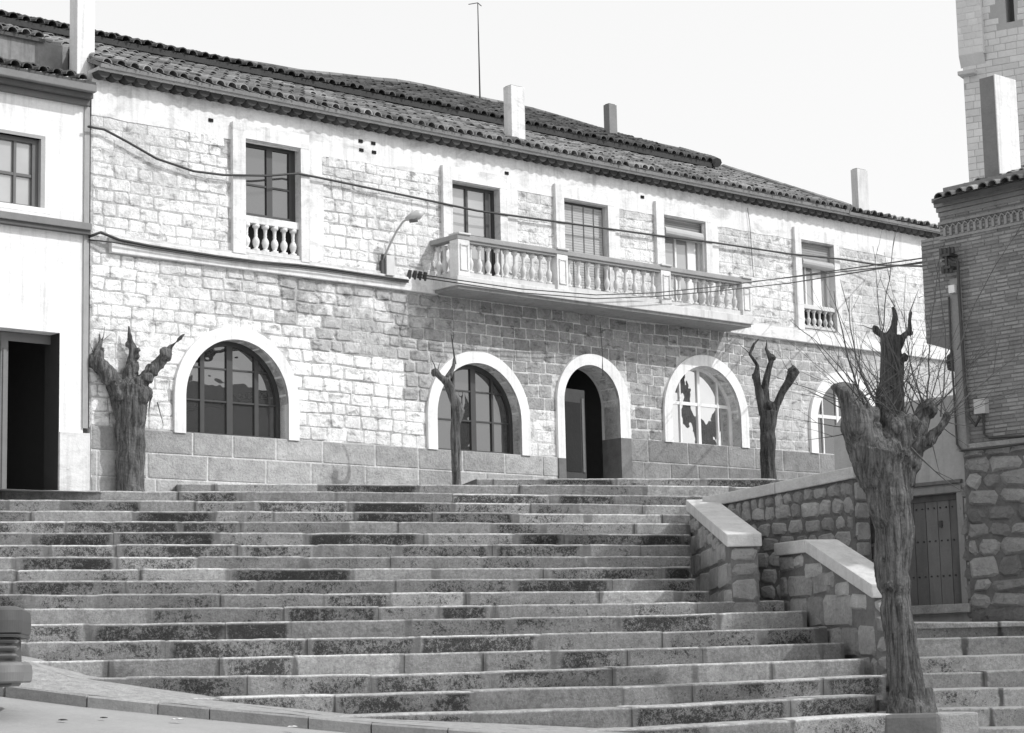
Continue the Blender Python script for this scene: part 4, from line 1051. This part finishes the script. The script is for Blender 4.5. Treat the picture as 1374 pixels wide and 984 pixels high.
def LP(base, Y, *pts):   # limb through pixels at distance Y(+dy): (px, py, width_px, dy)
    out = []
    for t in pts:
        px, py, w = t[:3]; yy = Y+(t[3] if len(t) > 3 else 0); out.append((*rel(base, px, py, yy), w/2*yy/FPX))
    return out
def TW(base, Y, *tw): return [(rel(base, a, b, Y+dy0), rel(base, c, d, Y+dy1), r) for a, b, c, d, r, dy0, dy1 in tw]
# T1: stout three-armed pollard by the corner of the white house
Y = 35.75; q = atY(176, 664, Y); B = Vector((q.x, q.y, ZT2-.05))
l = [LP(B, Y, (176, 672, 46), (175, 655, 40), (175, 610, 37), (175, 565, 40), (175, 535, 44), (176, 520, 36), (177, 510, 20)),
     LP(B, Y, (167, 560, 26), (157, 522, 24), (146, 502, 20, -.15), (136, 492, 22, -.2), (127, 486, 21, -.2), (122, 480, 15, -.2)),
     LP(B, Y, (177, 540, 24), (174, 508, 20, .1), (177, 490, 15, .15), (179, 472, 12, .15), (175, 455, 8, .1), (173, 437, 3, .1)),
     LP(B, Y, (184, 545, 24), (188, 520, 20), (200, 500, 17, .1), (213, 488, 13, .15), (222, 478, 12, .15), (228, 468, 7, .15), (240, 455, 4, .1), (248, 448, 2, .1)),
     LP(B, Y, (190, 540, 14), (200, 520, 14), (198, 535, 8)), LP(B, Y, (130, 475, 10, -.2), (134, 462, 6, -.2), (133, 448, 3, -.2)), LP(B, Y, (135, 470, 6, -.15), (139, 450, 3, -.15), (140, 438, 2, -.15))]
kn = [(*rel(B, 147, 506, Y-.2), .13), (*rel(B, 162, 530, Y-.15), .16), (*rel(B, 192, 530, Y-.1), .15), (*rel(B, 176, 500, Y+.1), .13), (*rel(B, 202, 498, Y+.1), .12), (*rel(B, 198, 508, Y-.05), .10), (*rel(B, 181, 492, Y+.1), .09), (*rel(B, 221, 474, Y+.1), .09), (*rel(B, 173, 462, Y+.1), .05), (*rel(B, 134, 478, Y-.2), .09), (*rel(B, 138, 470, Y-.2), .05), (*rel(B, 200, 527, Y-.1), .08), (*rel(B, 124, 484, Y-.2), .10), (*rel(B, 186, 470, Y+.1), .05), (*rel(B, 128, 485, Y-.2), .13), (*rel(B, 186, 514, Y-.12), .08), (*rel(B, 183, 478, Y+.15), .07), (*rel(B, 225, 477, Y+.15), .08), (*rel(B, 214, 490, Y+.15), .08), (*rel(B, 133, 472, Y-.2), .06)]
t_ = TW(B, Y, (127, 478, 121, 460, .008, -.2, -.3), (140, 455, 150, 447, .006, -.1, 0), (204, 530, 200, 560, .02, 0, 0), (212, 540, 220, 572, .012, .2, .2))
tree('pollarded_tree', 'stout fluted pollard with three knobbly arms, in front of the leftmost arch', B, l, kn, t_, .016, M['bark'], 3, 'pollarded trees on the terrace', groove=.028)
# T2: thin forked stick
Y = 38.6; q = atY(613, 652, Y); B = Vector((q.x, q.y, ZT1-.1))
l = [LP(B, Y, (613, 662, 13), (613, 640, 12), (611, 600, 13), (611, 570, 14), (616, 552, 15), (609, 535, 14), (602, 520, 12), (597, 508, 10)),
     LP(B, Y, (598, 512, 10), (590, 505, 8, -.1), (585, 499, 9, -.1)), LP(B, Y, (598, 512, 9), (605, 500, 7, .1), (609, 491, 5, .1), (609, 480, 3, .1))]
t_ = TW(B, Y, (585, 496, 578, 478, .014, -.1, -.15), (588, 497, 592, 484, .01, -.1, -.1), (611, 488, 605, 447, .024, .1, .0))
tree('pollarded_tree', 'thin crooked pollard with a two-pronged top, in front of the second arch', B, l, [(*rel(B, 584, 500, Y-.1), .07), (*rel(B, 616, 556, Y), .09)], t_, .012, M['bark'], 5, 'pollarded trees on the terrace', groove=.012)
# T3
Y = 40.5; q = atY(1032, 648, Y); B = Vector((q.x, q.y, ZT0-.1))
l = [LP(B, Y, (1032, 660, 22), (1032, 640, 21), (1030, 600, 20), (1030, 570, 22), (1032, 552, 24)),
     LP(B, Y, (1026, 556, 14), (1019, 530, 10), (1015, 508, 10), (1016, 490, 5), (1006, 475, 6), (1012, 462, 4), (1018, 455, 2)),
     LP(B, Y, (1029, 548, 12), (1026, 520, 10, .1), (1031, 497, 8, .1), (1035, 484, 9, .1), (1028, 468, 4, .1), (1029, 456, 2, .1)),
     LP(B, Y, (1037, 556, 12), (1045, 537, 10), (1055, 517, 10), (1062, 504, 13), (1070, 497, 10))]
kn = [(*rel(B, 1064, 499, Y), .10), (*rel(B, 1013, 505, Y), .07), (*rel(B, 1035, 480, Y+.1), .08), (*rel(B, 1032, 545, Y), .13)]
t_ = TW(B, Y, (1006, 474, 990, 460, .012, 0, 0), (1060, 500, 1040, 470, .008, 0, .2), (1066, 495, 1055, 478, .007, 0, -.1))
tree('pollarded_tree', 'smooth pollard with knobbed upright arms, in front of the white-framed arched window', B, l, kn, t_, .014, M['barkdark'], 9, 'pollarded trees on the terrace', groove=.012)
# T5: knobbly pollard rising behind the big one
Y = 31.2; q = atY(1196, 700, Y); B = Vector((q.x, q.y, ZT2-.6)) if False else Vector((q.x, q.y, q.z-1.))
l = [LP(B, Y, (1196, 780, 40), (1196, 620, 38), (1196, 540, 40), (1196, 500, 34), (1196, 475, 28), (1194, 450, 26)),
     LP(B, Y, (1190, 462, 16), (1184, 450, 10), (1174, 443, 8)), LP(B, Y, (1194, 455, 18), (1199, 438, 9), (1201, 424, 7), (1198, 412, 4)), LP(B, Y, (1204, 465, 15), (1212, 452, 10), (1220, 444, 8), (1220, 430, 5), (1222, 418, 3))]
kn = [(*rel(B, 1175, 442, Y), .055), (*rel(B, 1220, 446, Y), .055), (*rel(B, 1200, 432, Y), .05), (*rel(B, 1214, 480, Y), .06)]
t_ = TW(B, Y, (1172, 441, 1152, 436, .010, 0, 0), (1200, 412, 1186, 388, .010, 0, 0), (1221, 420, 1232, 388, .010, 0, 0), (1232, 400, 1245, 394, .006, 0, 0))
tree('pollarded_tree', 'dark knobbly pollard rising behind the big foreground one, against the string course', B, l, kn, t_, .014, M['barkdark'], 11, groove=.012)
# a further pollard on the terrace behind the brick building, seen only as a reflection
Y = 45.9; q = atY(1316, 655, Y); B = Vector((q.x, q.y, ZT0-.1))
l = [[(0, 0, -.1, .30), (0, 0, 1.2, .26), (.02, 0, 2.4, .26)], [(0, 0, 2.2, .22), (.2, -.45, 2.9, .17), (.2, -.42, 3.3, .13), (.2, -.62, 3.8, .12), (.2, -.45, 4.3, .10), (.2, -.5, 4.7, .03)], [(0, 0, 2.2, .2), (-.1, .55, 2.9, .18), (-.2, .75, 3.35, .20), (-.2, .6, 3.9, .03)]]
tree('pollarded_tree', 'pollard mirrored as a black shape in the bright white-framed arched window', B, l, [(.2, -.45, 4.2, .17), (-.2, .75, 3.25, .26), (.2, -.6, 3.6, .16)], [], .03, M['barkdark'], 23)
# T4: the big one
Y = 26.3; q = atY(1224, 968, Y); B = Vector((q.x, q.y, q.z))
l = [LP(B, Y, (1226, 985, 76), (1225, 965, 66), (1222, 935, 48), (1213, 900, 43), (1206, 850, 41), (1203, 800, 44), (1199, 740, 49), (1195, 680, 55), (1191, 640, 64), (1189, 612, 74)),
     LP(B, Y, (1175, 650, 44), (1162, 610, 46), (1150, 572, 40, -.1), (1142, 545, 30, -.15), (1133, 528, 20, -.2), (1118, 517, 8, -.2)),
     LP(B, Y, (1180, 640, 50), (1172, 600, 48), (1160, 565, 36, .1), (1155, 548, 28, .1)),
     LP(B, Y, (1205, 650, 44), (1214, 620, 46), (1225, 590, 36, .1), (1238, 565, 28, .15), (1243, 545, 22, .15)),
     LP(B, Y, (1210, 620, 30), (1232, 598, 22, -.1), (1250, 588, 16, -.15), (1264, 570, 12, -.2), (1272, 555, 8, -.2)),
     LP(B, Y, (1192, 620, 60), (1196, 596, 40), (1198, 575, 30, .1), (1190, 560, 18, .1)),
     LP(B, Y, (1196, 596, 30, .1), (1185, 545, 14, .2), (1178, 530, 10, .2)),
     LP(B, Y, (1215, 600, 36), (1212, 575, 30), (1220, 560, 24)),
     LP(B, Y, (1212, 930, 40), (1202, 965, 26, -.1)), LP(B, Y, (1232, 930, 40), (1246, 972, 26, -.1))]
kn = [(*rel(B, 1246, 548, Y+.15), .12), (*rel(B, 1160, 560, Y), .17), (*rel(B, 1205, 575, Y), .16), (*rel(B, 1172, 640, Y), .2), (*rel(B, 1222, 568, Y), .12), (*rel(B, 1192, 785, Y-.2), .06), (*rel(B, 1150, 590, Y), .14)]
rt_ = random.Random(21)
tw_ = []
for (a, b_, dy) in ((1143, 540, -.15), (1160, 550, .1), (1178, 530, .2), (1245, 545, .15), (1270, 556, -.2), (1212, 560, 0.)):
    for k in range(11):
        an_ = rad(rt_.uniform(10, 170)); L = rt_.uniform(50, 190)
        c, d = a+math.cos(an_)*L*.8, b_-math.sin(an_)*L
        tw_.append((a+rt_.uniform(-7, 7), b_+rt_.uniform(-4, 8), c, d, rt_.uniform(.004, .009), dy, dy+rt_.uniform(-.7, .7)))
tw_ += [(1165, 560, 1118, 390, .018, 0, .2), (1160, 545, 1085, 450, .012, 0, -.3), (1168, 545, 1060, 430, .010, 0, .4), (1150, 560, 1075, 520, .011, 0, -.4), (1145, 575, 1055, 560, .008, 0, .2), (1150, 580, 1080, 590, .010, 0, -.3), (1172, 540, 1140, 400, .015, .1, .3),
        (1180, 530, 1205, 300, .012, .2, .2), (1186, 540, 1172, 330, .010, .2, .1), (1240, 545, 1215, 370, .010, .1, .4), (1244, 545, 1262, 330, .012, .1, .1), (1262, 560, 1252, 340, .012, -.2, 0), (1248, 555, 1315, 470, .012, .1, 0), (1268, 560, 1374, 470, .013, -.2, .2),
        (1285, 470, 1374, 300, .010, .2, .2), (1265, 565, 1310, 575, .009, -.2, -.1), (1262, 572, 1300, 600, .008, -.2, 0), (1250, 590, 1262, 640, .010, -.2, -.3), (1215, 560, 1240, 460, .010, 0, .1), (1205, 560, 1225, 440, .010, 0, .4), (1230, 560, 1205, 480, .012, .1, .2),
        (1222, 600, 1290, 660, .014, -.3, -.3), (1175, 530, 1128, 470, .010, .2, .2), (1190, 560, 1250, 470, .012, 0, .2), (1196, 560, 1235, 445, .010, .1, .1)]
tree('pollarded_tree', 'big fluted pollard with a spray of thin shoots, standing before the plank door', B, l, kn, TW(B, Y, *tw_), .014, M['bark'], 17, groove=.019)

# ================================================================== LAMP, METER BOX, CABLES
q = hp(511, 352); FL = Frame(FA.w(q.x, 0, q.z), FA.rz)
lamp = empty('street_lamp', FL, 'curved-arm street lamp fixed to the house wall left of the balcony', 'street lamp')
b = MB(); b.box((-.06, -.10, -.25), (.06, -.03, .02), 1., .01); b.box((-.03, -.10, .0), (.03, -.05, .14), 1.); b.build('bracket', M['iron'], lamp)
e_ = FL.hy(553, 292, -1.0) if False else FL.hy(548, 293, -.55)
pts = [Vector((0, -.08, .05)), Vector((e_.x*.18, -.2, e_.z*.35)), Vector((e_.x*.45, -.35, e_.z*.70)), Vector((e_.x*.75, -.46, e_.z*.92)), Vector(e_)]
b = MB(); b.tube(pts, .022, 8); b.build('arm', M['lampgrey'], lamp, True)
b = MB(); h2 = FL.hy(567, 286, -.7); d = (h2-Vector(e_)); 
b.tube([Vector(e_)-d*.2, Vector(e_)+d*.25, Vector(e_)+d*.7, h2+d*.05], [.035, .085, .10, .04], 12); b.build('lamp_head', M['lampgrey'], lamp, True)
b = MB(); b.tube([Vector(e_)+d*.05+Vector((0, 0, -.05)), Vector(e_)+d*.6+Vector((0, 0, -.07))], [.05, .07], 10); b.build('diffuser', plain('dark_diffuser', .12, .3), lamp, True)
q = hp(514, 344); q2 = hp(524, 372); b = MB(); b.box((q.x-.02, -.14, q2.z), (q2.x, -.04, q.z), 1., .01)
tag(b.build('meter_box', plain('pale_meter_box', .55, .5), frame=FA), 'small pale meter box on the wall beside the street lamp bracket', 'meter box')
b = MB(); q = hp(556, 372)
for k in range(4): b.tube([(q.x+k*.13-.2, -.06, q.z-.06), (q.x+k*.13-.2, -.12, q.z+.10)], [.05, .035], 8)
b.box((q.x-.3, -.08, q.z-.14), (q.x+.3, -.03, q.z-.05), 1.); tag(b.build('insulator_rack', M['iron'], frame=FA), 'dark rack of cable insulators just left of the balcony', 'insulator rack')
def cable(pts, r, label, sag=0., grp=None):
    """pts: (px, py, y_in_front_of_wall) on the facade, or a world Vector"""
    P = [q if isinstance(q, Vector) else (lambda l: FA.w(l.x, l.y, l.z))(FA.hy(q[0], q[1], -q[2])) for q in pts]
    out = []
    for a, c in zip(P, P[1:]):
        n = max(2, int((c-a).length/.5))
        for k in range(n): out.append(a.lerp(c, k/n)-Vector((0, 0, sag*4*(k/n)*(1-k/n))))
    out.append(P[-1]); o0 = out[0]
    mb = MB(); mb.tube([q-o0 for q in out], r, 6); o = mb.build('cable', M['cable'], None, True); o.location = o0
    return tag(o, label, 'cable', grp)
def cw(px, py, x=-.15): l_ = FC.hx(px, py, x); return FC.w(l_.x, l_.y, l_.z)
cable([(118, 170, .12), (140, 174, .1), (170, 190, .1), (210, 213, .1), (260, 230, .1), (300, 235, .12), (360, 236, .14), (400, 233, .12), (440, 241, .1), (560, 266, .1), (640, 283, .1), (720, 294, .1), (800, 305, .1), (880, 316, .1), (960, 326, .1), (1060, 341, .1), (1130, 348, .15), cw(1200, 358, -.15) if False else (1180, 356, .3), cw(1268, 358)], .022, 'upper black cable strung across all the upper windows to the brick building')
cable([(119, 318, .05), (135, 312, .13), (160, 322, .13), (200, 330, .14), (290, 344, .14), (350, 352, .14), (400, 356, .14), (440, 361, .14), (500, 370, .14), (548, 377, .14)], .026, 'thick cable lying along the top of the string course left of the balcony')
cable([(119, 322, .05), (150, 325, .16), (220, 336, .16), (300, 348, .16), (420, 361, .17), (548, 379, .16)], .014, 'thin cable just under the thick one along the string course')
cable([(560, 368, .15), (614, 376, 1.0), (700, 388, 1.0), (800, 396, 1.0), (880, 393, 1.0), (960, 385, 1.0), (1060, 372, .9), cw(1270, 342)], .012, 'upper thin wire drooping in front of the balcony to the brick building', .0)
cable([(560, 372, .15), (614, 380, 1.0), (700, 393, 1.02), (800, 401, 1.02), (880, 398, 1.02), (960, 391, 1.02), (1060, 380, .95), cw(1272, 346)], .012, 'lower thin wire drooping in front of the balcony to the brick building', .0)
cable([(1010, 378, .9), (1100, 368, .9), cw(1268, 350)], .012, 'thin wire leaving the right end of the balcony handrail')
cable([(1003, 279, .05), (1006, 300, .05), (1009, 345, .05), (1011, 372, .05)], .007, 'thin vertical wire down the plaster right of the fourth upper window')
cable([(805, 432, .06), (808, 470, .06), (809, 505, .09)], .007, 'thin vertical wire from under the balcony to the door arch')
b = MB(); q = FC.hx(1277, 345); b.box((-.22, q.y-.12, q.z-.02), (0, q.y+.06, q.z+.02), 1.); b.box((-.20, q.y-.05, q.z-.22), (-.16, q.y-.01, q.z+.1), 1.); b.box((-.22, q.y-.12, q.z-.22), (0, q.y+.06, q.z-.18), 1.)
for k in range(4): b.tube([(-.20+.02*k, q.y+.05-.06*k, q.z+.02), (-.20+.02*k, q.y+.05-.06*k, q.z+.12)], [.035, .03], 8)
for k in range(3): b.tube([(-.20+.02*k, q.y+.03-.06*k, q.z-.18), (-.20+.02*k, q.y+.03-.06*k, q.z-.28)], [.035, .03], 8)
tag(b.build('cable_bracket', M['iron'], frame=FC), 'iron cable bracket with insulators on the corner of the brick building', 'bracket')

# ================================================================== PARKED CAR (only its rear corner is in the picture)
zg = atY(40, 948, 23.0).z-.02; P_ = atY(33, 900, 21.9); CA = Frame((P_.x, P_.y, zg), rad(9)); P_ = CA.w(-.02, 1.66, 0); P_.z = zg
CA = Frame(P_, rad(9)); car = empty('parked_car', CA, 'grey saloon car at the left edge, only its rear corner with banded tail lamp showing', 'car')
# car frame: rear bumper at x=0, body runs to -x; near side at y=-1.6 .. 0
def s_px(y): return .0
zt_ = atY(15, 813, 22.).z-zg
zt_ = atY(15, 813, 21.9).z-zg; z2_ = atY(15, 851, 21.9).z-zg; z3_ = atY(15, 885, 21.9).z-zg; z4_ = atY(15, 917, 21.9).z-zg; print('car', zt_, z2_, z3_, z4_)
def body(mb, x0, x1, y0, y1, z0, z1, r, tone=1.):
    pts = []
    for cx_, cy_, a0 in ((x1-r, y0+r, -90), (x1-r, y1-r, 0), (x0+r, y1-r, 90), (x0+r, y0+r, 180)):
        for k in range(13): a = rad(a0+90*k/12); pts.append((cx_+r*math.cos(a), cy_+r*math.sin(a)))
    n = len(pts); rings = []
    for z, s in ((z0, .025), (z0+.02, .006), ((z0+z1)/2, 0), (z1-.04, .008), (z1-.012, .03), (z1, .07)):
        cx_, cy_ = (x0+x1)/2, (y0+y1)/2
        rings.append([(x-(s if x > cx_ else -s), y-(s if y > cy_ else -s), z) for x, y in pts])
    vs = [v_ for r_ in rings for v_ in r_]; fs = [(i*n+k, i*n+(k+1) % n, (i+1)*n+(k+1) % n, (i+1)*n+k) for i in range(5) for k in range(n)]+[list(range(n)), [5*n+k for k in range(n)]]
    mb.mesh(vs, fs, tone)
b = MB(); body(b, -4.1, -.02, -1.64, 0, z2_, zt_, .22); body(b, -4.1, -.12, -1.60, -.02, .24, z2_-.003, .20, .8); body(b, -4.1, -.03, -1.645, .005, z2_-.02, z2_+.01, .22, .35)
cabin = [(-3.0, zt_-.02), (-.95, zt_-.02), (-1.35, zt_+.42), (-2.5, zt_+.42)]
b.mesh([(x, y, z) for y in (-1.5, -.12) for x, z in cabin], [(0, 1, 2, 3), (4, 5, 6, 7), (0, 1, 5, 4), (1, 2, 6, 5), (2, 3, 7, 6), (3, 0, 4, 7)], 1.)
b.build('body', M['carpaint'], car, False)
b = MB(); hz_ = (z2_-z3_-.02)/3
for k in range(3): body(b, -.60, -.07, -1.63, -1.0, z3_+.01+k*hz_, z3_+.01+(k+1)*hz_-.018, .2, 1.4)
b.build('tail_lamp', M['tail'], car)
b = MB(); body(b, -1.1, .0, -1.66, .02, z4_, z3_-.02, .24, 1.); b.build('bumper', plain('grey_bumper', .16, .4), car)
for x in (-.75, -3.3):
    b = MB(); b.lathe([(.18, -.08), (.28, -.09), (.30, -.05), (.30, .05), (.28, .09), (.18, .08)], (0, 0, 0), 24)
    b.v = [(x+a, -1.5+c, .20+bb) for a, bb, c in b.v]; wh = b.build('wheel', M['rubber'], car)
    b = MB(); b.lathe([(.17, -.095), (.05, -.10), (.04, -.12)], (0, 0, 0), 20); b.v = [(x+a, -1.5+c, .20+bb) for a, bb, c in b.v]; b.build('rim', M['chrome'], wh)
b = MB(); b.mesh([(x*.97-.05, -1.51, z) for x, z in ((-2.85, zt_+.03), (-1.15, zt_+.03), (-1.42, zt_+.38), (-2.42, zt_+.38))], [(0, 1, 2, 3)]); b.build('side_window', M['glassdark'], car)

# ================================================================== LITTER ON THE ROAD
for px, py, Y, r, t, lb in ((84, 966, 22.4, .035, .1, 'dark flattened scrap lying on the road nearest the car'), (139, 963, 22.9, .03, .1, 'small dark scrap on the road by the kerb, second from the car'),
                      (238, 965, 23.2, .045, 1., 'pale crumpled paper scrap in the gutter below the kerb'), (392, 975, 23.1, .04, 1., 'pale crumpled paper scrap in the gutter, furthest right along the kerb')):
    q = atY(px, py, Y); b = MB(); b.blob((0, 0, 0), r, 2, (1.3, .8, .22), .9, 3.)
    o = b.build('litter_scrap', plain('scrap', .6 if t > .5 else .05, .8)); o.location = q; tag(o, lb, 'litter', 'litter scraps along the kerb')
